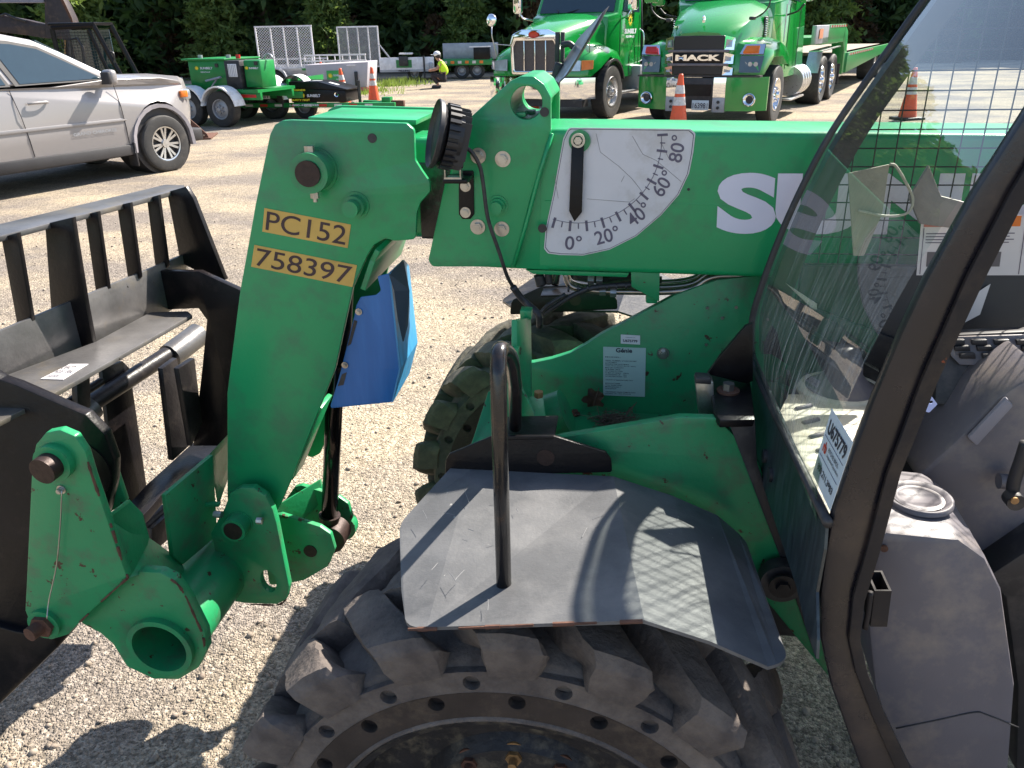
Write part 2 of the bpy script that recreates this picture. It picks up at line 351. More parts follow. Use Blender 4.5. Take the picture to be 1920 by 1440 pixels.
def make_tree(seed, h, rad, nb, per, ls, m, z0=.2):
    V, Fc = crown_np(seed, h, rad, nb, per, ls, z0); me = None
    cr = from_np('crown', V, Fc, m); bm = B(); pts = [Vector((0, 0, -.3)), Vector((.05, .02, h*.35)), Vector((0, .05, h*.7)), Vector((0, 0, h*.97))]
    tube(bm, pts, rad*.085+.04, 9, r2=.03)
    R = random.Random(seed)
    for k in range(16):
        z = h*(.1+.8*k/16); a = R.random()*6.28; l = rad*(1-z/h*.7)*.7
        tube(bm, [(0, 0, z), (math.cos(a)*l*.5, math.sin(a)*l*.5, z+.1), (math.cos(a)*l, math.sin(a)*l, z-.05)], .045, 5, r2=.012)
    tr = obj('trunk', bm, bark, smooth=3); C.objects.unlink(cr); C.objects.unlink(tr); return cr.data, tr.data
protos = [make_tree(1, 11, 3.0, 330, 34, .42, lm[0]), make_tree(2, 9.5, 2.7, 300, 34, .38, lm[0]), make_tree(3, 10, 3.1, 260, 36, .46, lm[0]), make_tree(4, 6.5, 2.4, 210, 36, .34, lm[1], .3), make_tree(5, 3.2, 1.6, 130, 34, .26, lm[2], .1)]
def tree(name, k, x, y, s, rz, label, cat='tree', group='trees along the back of the yard'):
    t = thing(name, label, cat, (x, y, -.05), rz, group); t.scale = (s, s, s*random.uniform(.92, 1.1))
    link(bpy.data.objects.new('crown', protos[k][0]), t); link(bpy.data.objects.new('trunk', protos[k][1]), t)
# ================================================================ telehandler
T = thing('telehandler', 'green telescopic forklift with its boom lowered, filling the foreground', 'telehandler', mat=MMAT)
def V3(x, d, z): return Vector((x, d-DO, z))
# ---- tyres
WX, WZ, RB, RL = .3505, .437, .462, .518
def lug_mesh(side, seed):
    """one worn diagonal tread block, in wheel coordinates (axis along y, top at +z)"""
    R = random.Random(seed); bm = B(); n = 12; prev = None
    for i in range(n):
        t = i/(n-1)
        if t < .22: r_out = .440+.074*(t/.22)**.8; y = -.166-.008*math.sin(t/.22*PI*.6); r_in = r_out-.05 if i else r_out-.01
        else: r_out = RL-.012*(t-.5)**2+.004; y = -.175+.19*(t-.22)/.78; r_in = RB-.03
        ang = -(max(0, t-.22))*.36; w = .048*(1-.15*max(0, t-.3)) if i else .043
        c = Vector((0, y, 0)); ring = []
        kk = min(1, max(0, (t-.06)/.26)); kk = kk*kk*(3-2*kk)
        for (u, h) in ((-1.14, 0), (-1, .80), (-.88, 1), (-.1, 1.02), (.6, 1.01), (.88, .98), (1.0, .8), (1.14, 0)):
            rb_, yb_ = min(r_out-.01, .436), max(y, -.11); rr = r_out+(rb_-r_out)*(1-h); yy = y+(yb_-y)*(1-h)
            a = ang + u*w/.45
            j = .0018
            p = Vector((math.sin(a)*rr, yy, math.cos(a)*rr)) + Vector((R.uniform(-j, j), R.uniform(-j, j)*.7, R.uniform(-j, j)))
            ring.append(bm.verts.new(p))
        if prev:
            for k in range(len(ring)-1): bm.faces.new((prev[k], prev[k+1], ring[k+1], ring[k]))
        else: bm.faces.new(ring)
        prev = ring
    bm.faces.new(prev[::-1]); bmesh.ops.subdivide_edges(bm, edges=bm.edges, cuts=2, use_grid_fill=True, smooth=.15)
    for vv in bm.verts:
        k = noise.noise(vv.co*30+Vector((seed, 0, 0)))*.0022+noise.noise(vv.co*130)*.0012; vv.co += vv.co.normalized()*k; vv.co.x += noise.noise(vv.co*60+Vector((9, 1, seed)))*.0015
    if side > 0: bmesh.ops.scale(bm, vec=(1, -1, 1), verts=bm.verts)
    bmesh.ops.recalc_face_normals(bm, faces=bm.faces)
    me = bpy.data.meshes.new('tread_lug'); bm.to_mesh(me); bm.free(); me.polygons.foreach_set('use_smooth', [True]*len(me.polygons)); me.set_sharp_from_angle(angle=.85); return me
lugs = {(s, k): lug_mesh(s, k) for s in (-1, 1) for k in range(4)}
def tyre(cy, m, label, dz=0):
    t = link(bpy.data.objects.new('wheel', None), T); t.location = (WX, cy, WZ+dz); t['label'] = label; t.empty_display_size = .1
    bm = B(); prof = [(.345, -.13), (.42, -.146), (.44, -.150), (.455, -.140), (RB, -.105), (RB+.004, 0), (RB, .105), (.455, .14), (.44, .150), (.42, .146), (.345, .13)]
    lathe(bm, prof, n=72)
    for v_ in bm.verts: v_.co += v_.co.normalized()*noise.noise(v_.co*14)*.006
    obj('tyre_casing', bm, m, t, smooth=3)
    for s in (-1, 1):
        hs = []
        for k in range(18):
            for q, r in ((0, .421), (.5, .384)): 
                if q == 0 or True:
                    a = (k+q)*2*PI/18-.14; hs.append(circ2((math.sin(a)*r, math.cos(a)*r), .0145, 16))
        for r0_, r1_, hh, mm in ((.402, .444, hs[0::2], m), (.346, .401, hs[1::2], sidem)):
            me = curve_mesh([circ2((0, 0), r1_, 90), circ2((0, 0), r0_, 90)]+hh, .008, 0); me.transform(Matrix.Translation((0, s*.152, 0)) @ XZ); fixn(me)
            mk('sidewall', me, mm, t, .5)
        bm = B(); lathe(bm, [(.335, s*.150), (.346, s*.166), (.350, s*.160)], n=96); obj('bead_ring', bm, m, t, smooth=3)
        bm = B(); lathe(bm, [(.440, s*.1435), (.340, s*.1435)], n=72); obj('hole_backing', bm, holem, t)
    lm_ = {q: me.copy() for q, me in lugs.items()}
    for s in (-1, 1):
        for k in range(18):
            o = mk('tread_lug', lm_[(s, (k*7+s) % 4)], m, t); o.rotation_euler = (0, (k+.25*(1+s))*2*PI/18+.02, 0)
    for s in (-1, 1):
        bm = B(); lathe(bm, [(.4015, s*.1598), (.403, s*.1612), (.4045, s*.1598)], n=96); obj('mould_line', bm, m, t, smooth=3)
    # rim
    bm = B(); lathe(bm, [(.34, -.15), (.335, -.155), (.322, -.150), (.312, -.12), (.30, -.10), (.292, -.06), (.20, -.05), (.18, -.075), (.12, -.08), (.0, -.08)], n=72)
    lathe(bm, [(.34, .15), (.32, .15), (.30, .05), (.1, .03), (0, .03)], n=48); obj('rim', bm, rimm, t, smooth=.6)
    for k in range(12):
        a = k*2*PI/12-.04; bm = B(); c = Vector((math.sin(a)*.166, -.055, math.cos(a)*.166))
        cyl(bm, c+Vector((0, 0, 0)), c+Vector((0, -.012, 0)), .024, 18); cyl(bm, c, c+Vector((0, -.028, 0)), .015, 6); cyl(bm, c, c+Vector((0, -.044, 0)), .008, 10); obj('wheel_nut', bm, rust if k % 3 else brassy, t, smooth=.5)
    return t
sidem = mat('brown_sidewall_rubber', (.045, .034, .028), .85, var=.25, vs=12, dirt=(.12, .09, .065), da=.4, ds=10, bump=.3, bs=60, spec=.25)
rimm = mat('black_muddy_rim', (.018, .016, .017), .5, var=.3, vs=20, dirt=(.12, .10, .07), da=.35, ds=26, bump=.2)
brassy = mat('rusty_brass_nut', (.30, .17, .07), .55, var=.4, vs=60, metal=.4, bump=.2)
tyre(.945+.16-DO, rubber, 'near front wheel with worn dusty tread lugs')
tyre(2.30+.16-DO, rubberf, 'far front wheel with yellowish dusty tread', -.04)
# ---- fenders (near; far one mirrored)
dI, dOu = 1.318, .893
def fender(mirror, lab):
    inn = [(845, 893), (885, 889), (1150, 884), (1262, 930), (1345, 966), (1397, 1010)]
    out = [(762, 1178), (800, 1176), (1208, 1163), (1330, 1202), (1440, 1250), (1484, 1258)]
    A = [MP(x, y, dI) for x, y in inn]; O = [MP(x, y, dOu) for x, y in out]
    A[0].z = A[1].z = A[2].z = (A[1].z+A[2].z)/2+.0
    O[5].y += .02
    if mirror:
        for L in (A, O):
            for p in L: p.y = (1.80-DO)*2-p.y
    bm = B(); t = Vector((0, 0, -.006))
    left = [MP(748, 975, 1.16), MP(752, 1100, .98)]
    if mirror:
        for p in left: p.y = (1.80-DO)*2-p.y
    left[0].z = left[1].z = O[0].z-.003
    m0 = [left[0]]
    # outline top surface: strips between inner and outer edge
    ri = [bm.verts.new(p) for p in A]; ro = [bm.verts.new(p) for p in O]; l0 = bm.verts.new(left[0]); l1 = bm.verts.new(left[1])
    bm.faces.new((ri[0], l0, l1, ro[0], ro[1], ri[1]))
    for k in range(1, 5): bm.faces.new((ri[k], ro[k], ro[k+1], ri[k+1])[::-1])
    # rounded nose between inner end and tip
    bmesh.ops.recalc_face_normals(bm, faces=bm.faces)
    g = bmesh.ops.extrude_face_region(bm, geom=list(bm.faces)); bmesh.ops.translate(bm, vec=t, verts=[e for e in g['geom'] if isinstance(e, bmesh.types.BMVert)])
    bmesh.ops.recalc_face_normals(bm, faces=bm.faces)
    ve = [e for e in bm.edges if abs((e.verts[0].co-e.verts[1].co).z) < .0075 and (e.verts[0].co-e.verts[1].co).length < .0075 and (e.verts[0].co-e.verts[1].co).length > .005]
    ends = [e for e in ve if any((v.co-p).length < .008 for v in e.verts for p in (O[0], O[5], left[0], A[5]))]
    bmesh.ops.bevel(bm, geom=ends, offset=.022, segments=4, profile=.5, affect='EDGES')
    me = bpy.data.meshes.new('fender'); bm.to_mesh(me); bm.free()
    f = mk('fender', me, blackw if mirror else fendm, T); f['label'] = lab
    # standing back plate with stepped top
    pts = [(834, 892), (836, 862), (842, 852), (925, 818), (1038, 818), (1045, 820), (1136, 848), (1146, 862), (1148, 886)]
    L = fillet(pxl(pts, dI), .006)
    y0 = dI-DO
    if mirror: y0 = (1.80-DO)*2-y0-.008
    c = MP(1023, 858, dI)
    plate('fender_back_plate', [L], y0, y0+.008, black, T); bm = B(); cyl(bm, (c.x, y0-.001, c.z), (c.x, y0+.001, c.z), .017, 24); obj('recess_shade_disc', bm, darkpin, T)  # dark disc paints the shade of a recess, no hole is cut
    q = [MP(x, y, dI) for x, y in ((928, 822), (1040, 820), (1033, 797), (935, 800))]
    if mirror:
        for p in q: p.y = (1.80-DO)*2-p.y
    d = Vector((0, -.1 if mirror else .1, 0)); s = Vector((0, 0, -.006))
    bm = B(); a = [q[0], q[1], q[1]+d*.9+Vector((0, 0, .002)), q[0]+d*.9+Vector((0, 0, .002))]; hexa(bm, a, [p+s for p in a]); obj('fender_bracket', bm, black, T, bev=.002)
    # bent tube grab handle
    b = MZ(945, 1105, O[1].z); tp = MP(934, 700, 1.0); tp2 = MP(938, 656, 1.03); e = MP(966, 800, 1.34)
    P = [b, b.lerp(tp, .5), tp]
    mid = MP(958, 672, 1.10)
    path = [b, tp] + smoothpath([tp, tp2, mid, MP(966, 720, 1.22)], 6)[1:] + [e]
    if mirror: path = [Vector((p.x, (1.80-DO)*2-p.y, p.z)) for p in path]
    bm = B(); tube(bm, path, .0118, 16); obj('handle', bm, tube_m, T, smooth=3)
    bm = B(); cyl(bm, path[0]+Vector((0, 0, -.002)), path[0]+Vector((0, 0, .006)), .021, 20); obj('weld_bead', bm, rust, T, smooth=.6)
    return f
fender(False, 'near black fender plate with scratches'); fender(True, 'far black fender plate behind the boom')
bm = B(); c = MZ(958, 946, MP(885, 889, dI).z); cyl(bm, c, c+Vector((0, 0, .006)), .012, 20); obj('plug', bm, fendm, T, smooth=.5)
# ---- chassis
mplate('chassis_plate', [(1000, 835), (1053, 820), (1275, 783), (1345, 785), (1420, 862), (1560, 1250), (1580, 1300), (1533, 1243), (1440, 1130), (1320, 1060), (1150, 1020), (990, 960)], 1.362, .02, greenw, T, rad=.012)
mplate('chassis_plate', [(968, 682), (1000, 680), (1034, 673), (1070, 662), (1100, 645), (1127, 627), (1180, 600), (1267, 553), (1345, 525), (1440, 515), (1600, 515), (1640, 800), (1640, 1000), (1400, 960), (1060, 900), (990, 830)], 1.755, .02, greenw, T, rad=.02)
bm = B(); a = [MP(1058, 770, 1.75), MP(1305, 752, 1.75)]; z = a[0].z
q = [V3(a[0].x-.02, 1.754, z), V3(a[1].x+.25, 1.754, z), V3(a[1].x+.25, 1.383, z-.02), V3(a[0].x-.01, 1.383, z-.02)]; hexa(bm, q, [p+Vector((0, 0, -.012)) for p in q]); obj('deck_plate', bm, greenw, T, bev=.002)
bm = B(); box(bm, (1.15, (1.385+1.752)/2-DO, .74), (1.5, .36, .26)); obj('shade_underbody', bm, dkpl, T, bev=.01)  # box added between the plates to darken the ground below
for x, y in ((1078, 777), (1243, 758)):
    c = MZ(x, y, z); bm = B(); cyl(bm, c, c+Vector((0, 0, .004)), .012, 16); cyl(bm, c, c+Vector((0, 0, .011)), .008, 6); obj('deck_bolt', bm, rust, T)
def bolt(x, y, d, m=steel, r=.016, h=.012, wash=True, par=None):
    c = MP(x, y, d); bm = B()
    if wash: cyl(bm, c, c+Vector((0, -.003, 0)), r, 24)
    cyl(bm, c, c+Vector((0, -h, 0)), r*.62, 6); cyl(bm, c, c+Vector((0, -h*1.15, 0)), r*.4, 12)
    return obj('bolt', bm, m, par or T, smooth=.5)
bolt(1243, 662, 1.753, r=.014)
for x, y in ((1326, 577), (1380, 576), (1324, 646), (1354, 596)): 
    c = MP(x, y, 1.754); bm = B(); cyl(bm, c, c+Vector((0, -.003, 0)), .0035, 10); obj('rivet', bm, steel, T)
# upright bracket and axle hump in front of the chassis
def slab(name, px4, ds, m, off, bev=.0015, par=None):
    a = [MP(x, y, d) for (x, y), d in zip(px4, ds)]; bm = B(); hexa(bm, a, [p+Vector(off) for p in a]); return obj(name, bm, m, par or T, bev=bev)
slab('upright_bracket', [(975, 582), (996, 584), (996, 600), (975, 598)], [1.60]*4, greenw, (0, .03, 0))
slab('upright_bracket', [(970, 600), (996, 595), (997, 716), (1000, 808), (968, 810)], [1.50, 1.62, 1.62, 1.50, 1.46], greenw, (-.012, .0, 0))
slab('gusset', [(976, 725), (1003, 775), (1000, 792), (978, 812)], [1.47, 1.44, 1.43, 1.45], greenw, (0, .012, 0))
slab('front_plate', [(950, 655), (972, 655), (966, 812), (952, 800)], [1.45]*4, greenw, (0, .02, 0))
bm = B(); cyl(bm, MP(1010, 790, 1.60), MP(1062, 772, 1.60), .052, 28); cyl(bm, MP(985, 800, 1.60), MP(1012, 790, 1.60), .04, 24); obj('axle_hub', bm, greenw, T, smooth=.5)
slab('axle_bracket', [(985, 745), (1018, 740), (1026, 800), (985, 815)], [1.50, 1.56, 1.46, 1.42], greenw, (0, 0, -.015))
c = MP(1010, 744, 1.50); bm = B(); cyl(bm, c, c+Vector((0, 0, .012)), .01, 6); obj('bolt', bm, brassy, T)
# sloping green axle cover in front of the far tyre
slab('axle_cover', [(915, 735), (950, 720), (960, 830), (875, 860)], [1.55, 1.6, 1.42, 1.42], greenw, (.0, .03, -.01))
for x, y in ((972, 632), (964, 657)):
    c = MP(x, y, 1.58); bm = B(); cyl(bm, c, c+Vector((0, 0, .02)), .009, 12); cyl(bm, c+Vector((0, 0, .008)), c+Vector((0, 0, .014)), .012, 6); obj('adjuster_bolt', bm, darkpin, T)
# ---- boom
DB = 1.72; BW = .21
def boom_pt(x, y, d): return MP(x, y, d)
tl, bl_, tr, br_ = MP(1015, 241, DB), MP(955, 503, DB), MP(1905, 252, DB), MP(1430, 512, DB)
ux = (tr-tl); ux.z += 0; ux.normalize(); uz = Vector((-ux.z, 0, ux.x))
B0 = tl.copy()
BH = (B0-MP(1000, 507, DB)).dot(uz)
Bm = Matrix((( ux.x, 0, uz.x, B0.x), (0, 1, 0, B0.y), (ux.z, 0, uz.z, B0.z), (0, 0, 0, 1)))   # boom frame: x along, z up, y depth, origin top front near edge
def BP(s, h, y=0): return Bm @ Vector((s, y, h))
def boxsection(bm, s0, s1, h0, h1, y0, y1, r=.014):
    prof = fillet([(y0, h0), (y1, h0), (y1, h1), (y0, h1)], r, 5)
    hexa(bm, [BP(s0, p.y, p.x) for p in prof], [BP(s1, p.y, p.x) for p in prof])
bm = B(); boxsection(bm, -.0, 2.4, -BH, 0, 0, BW)
boom = obj('boom', bm, green, T, smooth=.5); boom['label'] = 'green outer boom section with angle indicator'
a = Bm.inverted() @ MP(985, 375, DB); bm = B(); cyl(bm, BP(.01, a.z, .0024), BP(2.3, a.z, .0024), .0028, 8); obj('weld_seam', bm, green, boom, smooth=3)
nose = [(803, 488), (835, 340), (846, 330), (861, 236), (870, 223), (883, 219), (957, 152), (977, 143), (1000, 143), (1020, 158), (1033, 182), (1033, 247), (995, 370), (962, 500), (810, 500)]
for k, d in enumerate((DB-.014, DB+BW-.001)):
    c = MP(987, 193, d)
    n_ = mplate('boom_nose_plate', nose, DB-.014, .014, green, T, rad=.012)
    n_.data.transform(Matrix.Translation((0, d-(DB-.014), 0))) if k else None
    bpy.data.objects.remove(n_)
    # ear hole cut through the outline
    L = fillet(pxl(nose, DB-.014), .012); c = MP(987, 193, DB-.014)
    plate('boom_nose_plate', [L, circ2((c.x, c.z), .0325, 40)], d-DO, d-DO+.014, green, T, .0015)
c = MP(987, 193, DB-.014); bm = B()
lathe(bm, [(.0335, DB-DO), (.0335, DB-DO+BW-.002), (.038, DB-DO+BW-.002), (.038, DB-DO), (.0335, DB-DO)], n=40, c=(c.x, 0, c.z))
obj('bore_tube', bm, green, T, smooth=.5)
P_ = fillet(pxl(nose, DB-.014), .012); top_ = [p for p in P_ if p.y > MP(1033, 245, DB-.014).z and p.x > MP(955, 160, DB-.014).x]; top_.sort(key=lambda p: math.atan2(p.y-c.z, p.x-c.x))
bm = B(); cc_ = Vector((c.x, c.z))
for a_, b_ in zip(top_, top_[1:]):
    ai, bi = a_+(cc_-a_)*.12, b_+(cc_-b_)*.12; y0_, y1_ = DB-DO+.001, DB+BW-DO-.003
    hexa(bm, [(a_.x, y0_, a_.y), (b_.x, y0_, b_.y), (bi.x, y0_, bi.y), (ai.x, y0_, ai.y)], [(a_.x, y1_, a_.y), (b_.x, y1_, b_.y), (bi.x, y1_, bi.y), (ai.x, y1_, ai.y)])
bmesh.ops.remove_doubles(bm, verts=bm.verts, dist=1e-5); obj('ear_wrap', bm, green, T)
# box between nose plates (front end of outer section)
bm = B(); pp = pxl([(838, 345), (862, 245), (1030, 241), (1030, 507), (812, 497)], DB)
hexa(bm, [(p.x, DB-DO+.001, p.y) for p in pp], [(p.x, DB-DO+BW-.002, p.y) for p in pp]); obj('boom_nose', bm, green, T, bev=.004)
for x, y, d in ((978, 214, DB+.02), (995, 210, DB+.12)):
    p = MP(x, y, d); bm = B(); box(bm, p, (.02, .03, .009)); obj('bore_clamp', bm, green, T, bev=.001)
bm = B(); tube(bm, [MP(1035, 250, DB-.016), MP(1013, 320, DB-.016), MP(985, 425, DB-.016), MP(963, 500, DB-.016)], .0045, 8); obj('weld_seam', bm, green, T, smooth=3)
for x, y in ((897, 292), (943, 298), (896, 425), (941, 429)): bolt(x, y, DB-.014, r=.0165)
for x, y in ((1021, 210), (1017, 428), (698, 259)):
    d = DB-.0145 if x > 700 else 1.655
    c = MP(x, y, d); bm = B(); cyl(bm, c, c+Vector((0, -.002, 0)), .0095, 24); obj('rubber_plug', bm, dkpl, T, smooth=.5)
c = MP(1291, 355, DB); bm = B(); cyl(bm, c, c+Vector((0, -.002, 0)), .003, 12); obj('rubber_plug', bm, dkpl, boom)
def boss(x, y, d, r, h, m=green, steps=((1.5, .25), (1, 1)), name='boss'):
    c = MP(x, y, d); bm = B()
    for k, f in steps: cyl(bm, c, c+Vector((0, -h*f, 0)), r*k, 32)
    return obj(name, bm, m, T, smooth=.5)
boss(933, 386, DB-.014, .013, .03, steps=((1.75, .12), (1.35, .45), (1, 1)))
# underside strip + hose parts
slab('boom_wear_strip', [(985, 506), (1180, 512), (1175, 520), (1000, 514)], [DB+.01]*4, green, (0, .1, 0))
slab('pipe_bracket', [(1183, 508), (1237, 510), (1236, 566), (1184, 538)], [DB+.01]*4, greenw, (0, .008, 0))
# ---- inner boom section and gooseneck head
a, b = Bm.inverted() @ MP(775, 258, DB+.03), Bm.inverted() @ MP(800, 448, DB+.03)
s0 = (Bm.inverted() @ MP(700, 300, DB)).x
bm = B(); boxsection(bm, s0, .05, b.z, a.z, .03, BW-.03, .02); obj('inner_boom', bm, green, T, smooth=.5)
bm = B(); s1 = (Bm.inverted() @ MP(778, 300, DB)).x; boxsection(bm, s1, -.16, b.z+.0, b.z+.17, .026, .05, .008); obj('grease_smear', bm, mudblk, T, smooth=.5)
head = [(506, 252), (515, 234), (530, 226), (545, 225), (762, 231), (776, 243), (778, 300), (792, 322), (806, 342), (806, 360), (788, 380), (781, 400), (779, 449), (740, 452), (722, 447), (700, 460), (688, 480), (661, 540), (628, 692), (547, 897), (516, 967), (500, 975), (426, 940), (426, 736), (450, 545), (480, 378)]
DH = 1.655; HW = .33
for d in (DH, DH+HW): 
    plate('head_side_plate', [fillet(pxl(head, DH), .012)], d-DO, d-DO+.014, green, T, .002)
def web(pts, d0, d1, m=green, th=.012, name='head_web'):
    q = pxl(pts, DH)
    for a, b in zip(q, q[1:]):
        t = (b-a).normalized(); n = Vector((-t.y, t.x))*th; bm = B()
        hexa(bm, [(a.x, d0-DO, a.y), (b.x, d0-DO, b.y), (b.x+n.x, d0-DO, b.y+n.y), (a.x+n.x, d0-DO, a.y+n.y)], [(a.x, d1-DO, a.y), (b.x, d1-DO, b.y), (b.x+n.x, d1-DO, b.y+n.y), (a.x+n.x, d1-DO, a.y+n.y)]); obj(name, bm, m, T, bev=.001)
web([(700, 470), (690, 490), (672, 545)], DH+.014, DH+HW)
web([(545, 905), (600, 770)], DH+.014, DH+.09)
web([(455, 550), (484, 385)], DH+.016, DH+HW-.002); web([(431, 935), (431, 740), (455, 550)], DH+.016, DH+HW-.002)
web([(545, 229), (758, 235)][::-1], DH+.10, DH+HW-.002, th=.01)
b_ = boss(594, 318, DH, .041, .05, steps=((1.12, .1), (1, 1)), name='pin_boss')
c = MP(594, 318, DH)+Vector((0, -.05, 0)); bm = B(); cyl(bm, c, c+Vector((0, -.006, 0)), .0265, 32); obj('head_pin', bm, darkpin, T, smooth=.5)
c = c+Vector((0, .022, 0)); bm = B(); cyl(bm, c+Vector((0, 0, .052)), c+Vector((0, 0, .040)), .0105, 6); cyl(bm, c+Vector((0, 0, .042)), c+Vector((0, 0, -.062)), .005, 12); cyl(bm, c+Vector((0, 0, -.042)), c+Vector((0, 0, -.054)), .0095, 6); obj('cross_bolt', bm, steel, T, smooth=.5)
boss(668, 385, DH, .017, .045, steps=((1.7, .08), (1.35, .5), (1, 1)))
# stickers on the head
def sticker(s, q, d, par, m, im, pad=.12, bold=.0, name='number_sticker'):
    bl, br, tl = [MP(x, y, d-.0008) for x, y in q]; tr = br+(tl-bl); bm = B(); hexa(bm, [bl, br, tr, tl], [p+Vector((0, -.0006, 0)) for p in (bl, br, tr, tl)]); st = obj(name, bm, m, par)
    if s:
        X = br-bl; Z = tl-bl; a = bl+X*pad*.35+Z*pad; text('print', s, a, a+X*(1-pad*.7), a+Z*(1-2*pad), im, st, bold, (0, -.0012, 0))
    return st
blkink = mat('brown_black_lettering', (.045, .02, .025), .5, var=.3)
hs = sticker('PC152', ((492, 434), (652, 465), (496, 390)), DH, T, yellow, blkink, .1, .004)
hs['label'] = 'yellow sticker reading PC152'
hs = sticker('758397', ((471, 500), (661, 538), (477, 459)), DH, T, yellow, blkink, .1, .004)
hs['label'] = 'yellow sticker reading 758397'
# ---- blue guard
gd = 1.675
nf = [(707, 518), (732, 512), (751, 692), (737, 754), (618, 766), (634, 712), (640, 690), (664, 592), (668, 572), (676, 557), (705, 553), (714, 545)]
gp = mplate('cylinder_guard', nf, gd, .004, blue, T, rad=.006); gp['label'] = 'bent blue steel guard plate'
A = [MP(x, y, gd) for x, y in ((732, 512), (751, 692), (737, 754))]; Bq = [MP(x, y, 1.87) for x, y in ((767, 498), (783, 642), (768, 700))]; top = MP(758, 487, 1.80)
bm = B(); k = Vector((-.004, 0, 0)); hexa(bm, [A[0]+k*0, A[1], Bq[1], Bq[0], top], [p+k for p in (A[0], A[1], Bq[1], Bq[0], top)]); hexa(bm, [A[1], A[2], Bq[2], Bq[1]], [p+k for p in (A[1], A[2], Bq[2], Bq[1])]); obj('guard_flange', bm, mat('sunlit_blue', (.05, .26, .48), .35, var=.25, vs=6, stretch=(8, 8, .5)), T)  # flange gets a lighter blue: the sun on this face is put into the colour
slab('guard_inner_lip', [(731, 514), (757, 489), (768, 545), (765, 610), (757, 640), (748, 600), (741, 545)], [1.672, 1.76, 1.70, 1.69, 1.675, 1.672, 1.672], mat('grey_blue_lip', (.035, .05, .075), .4), (-.002, -.002, 0), bev=0)
for q_ in (((664, 600), (670, 602), (658, 645), (651, 650)), ((641, 702), (650, 698), (644, 722), (633, 724))): mplate('guard_slot', list(q_), gd-.001, .001, dkpl, T, rad=0, bev=0)
for x, y in ((673, 584), (647, 684)): bolt(x, y, gd, r=.008, h=.008)
# ---- tilt cylinder
e = MP(618, 965, 1.80); t_ = MP(627, 740, 1.80); dd = (t_-e)
bm = B(); cyl(bm, e, e+dd*1.6, .0225, 28); obj('cylinder_rod', bm, rodm := mat('polished_black_rod', (.03, .025, .025), .12, metal=.8, var=.1, rv=.03), T, smooth=3)
bm = B(); cyl(bm, e+dd*1.25, e+dd*2.0, .036, 24); obj('cylinder_barrel', bm, black, T, smooth=.5)
bm = B(); cyl(bm, e, e-dd*.16, .030, 24, .02); obj('rod_end', bm, darkpin, T, smooth=.5)
bm = B(); cyl(bm, e-dd*.12+Vector((.01, -.03, -.02)), e-dd*.12+Vector((.01, .03, -.02)), .042, 28); obj('rod_eye', bm, darkpin, T, smooth=.5)
# ---- lower coupler (quick attach)
DL = 1.60
lug_out = [(395, 1000), (420, 955), (432, 925), (450, 915), (475, 915), (497, 930), (511, 955), (518, 980), (542, 1100), (537, 1124), (520, 1133), (460, 1131), (425, 1125)]
c = MP(448, 979, DL); s_ = MP(503, 1090, DL)
slot = circ2((s_.x, s_.z), .021, 24, .035)
plate('coupler_lug', [fillet(pxl(lug_out, DL), .008), slot], DL-DO, DL-DO+.022, greenw, T, .002)
boss(450, 979, DL, .031, .04, greenw, ((1.1, .1), (1, 1)), 'pin_boss')
cc = MP(450, 979, DL)+Vector((0, -.04, 0)); bm = B(); cyl(bm, cc, cc+Vector((0, -.002, 0)), .024, 28); obj('coupler_pin', bm, darkpin, T, smooth=.5)
for x, y in ((416, 965), (482, 976)):
    p = MP(x, y, DL-.02); bm = B(); cyl(bm, p, p+Vector((.014 if x > 450 else -.02, 0, .0)), .009, 8); obj('pin_bolt', bm, steel, T)
DK = 1.71
clev = [(513, 968), (526, 965), (600, 988), (620, 1002), (628, 1030), (615, 1062), (570, 1088), (545, 1093), (505, 1098), (490, 1000)]
for d in (DK, DK+.15):
    plate('clevis_plate', [fillet(pxl(clev, DK), .01)], d-DO, d-DO+.016, greenw, T, .002)
c = MP(582, 1033, DK); bm = B(); cyl(bm, c+Vector((0, -.003, 0)), c+Vector((0, .2, 0)), .0185, 28); obj('clevis_pin', bm, darkpin, T, smooth=.5)
c2 = MP(640, 990, 1.87); bm = B(); cyl(bm, c2, c2+Vector((0, .03, 0)), .042, 24); obj('far_pin_boss', bm, greenw, T, smooth=.5)
DT = 1.35
n0 = MP(309, 1203, DT); bm = B(); y1 = DL-DO
lathe(bm, [(.082, n0.y+.01), (.082, y1+.3), (.066, y1+.3), (.066, n0.y+.01)], n=48, c=(n0.x, 0, n0.z)); obj('cross_tube', bm, greenw, T, smooth=.5)
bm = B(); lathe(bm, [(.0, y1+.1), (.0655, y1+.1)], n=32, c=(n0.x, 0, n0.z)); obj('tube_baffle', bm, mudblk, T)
bm = B(); lathe(bm, [(.080, n0.y+.005), (.080, n0.y-.026), (.0665, n0.y-.026), (.0665, n0.y+.06)], n=48, c=(n0.x, 0, n0.z)); obj('tube_collar', bm, greenw, T, smooth=.5)
ringp = [(148, 1166), (232, 1085), (262, 1072), (300, 1074), (327, 1088), (352, 1122), (384, 1186), (388, 1218), (372, 1252), (335, 1274), (288, 1273), (238, 1250), (212, 1208), (188, 1187)]
plate('ring_plate', [fillet(pxl(ringp, DT-.01), .01), circ2((n0.x, n0.z), .0672, 40)], DT-.01-DO, DT-DO+.016, greenw, T, .002)
DA = 1.30
armp = [(60, 868), (67, 834), (86, 811), (112, 806), (140, 818), (160, 848), (172, 890), (200, 972), (212, 1010), (238, 1082), (150, 1166), (128, 1190), (95, 1200), (62, 1182), (47, 1145)]
ap = plate('coupler_arm', [fillet(pxl(armp, DA), .01)], DA-DO, DA-DO+.02, greenw, T, .0025); ap['label'] = 'rust chipped green coupler arm plate'
boss(108, 862, DA, .040, .02, greenw, ((1, 1),), 'pin_boss')
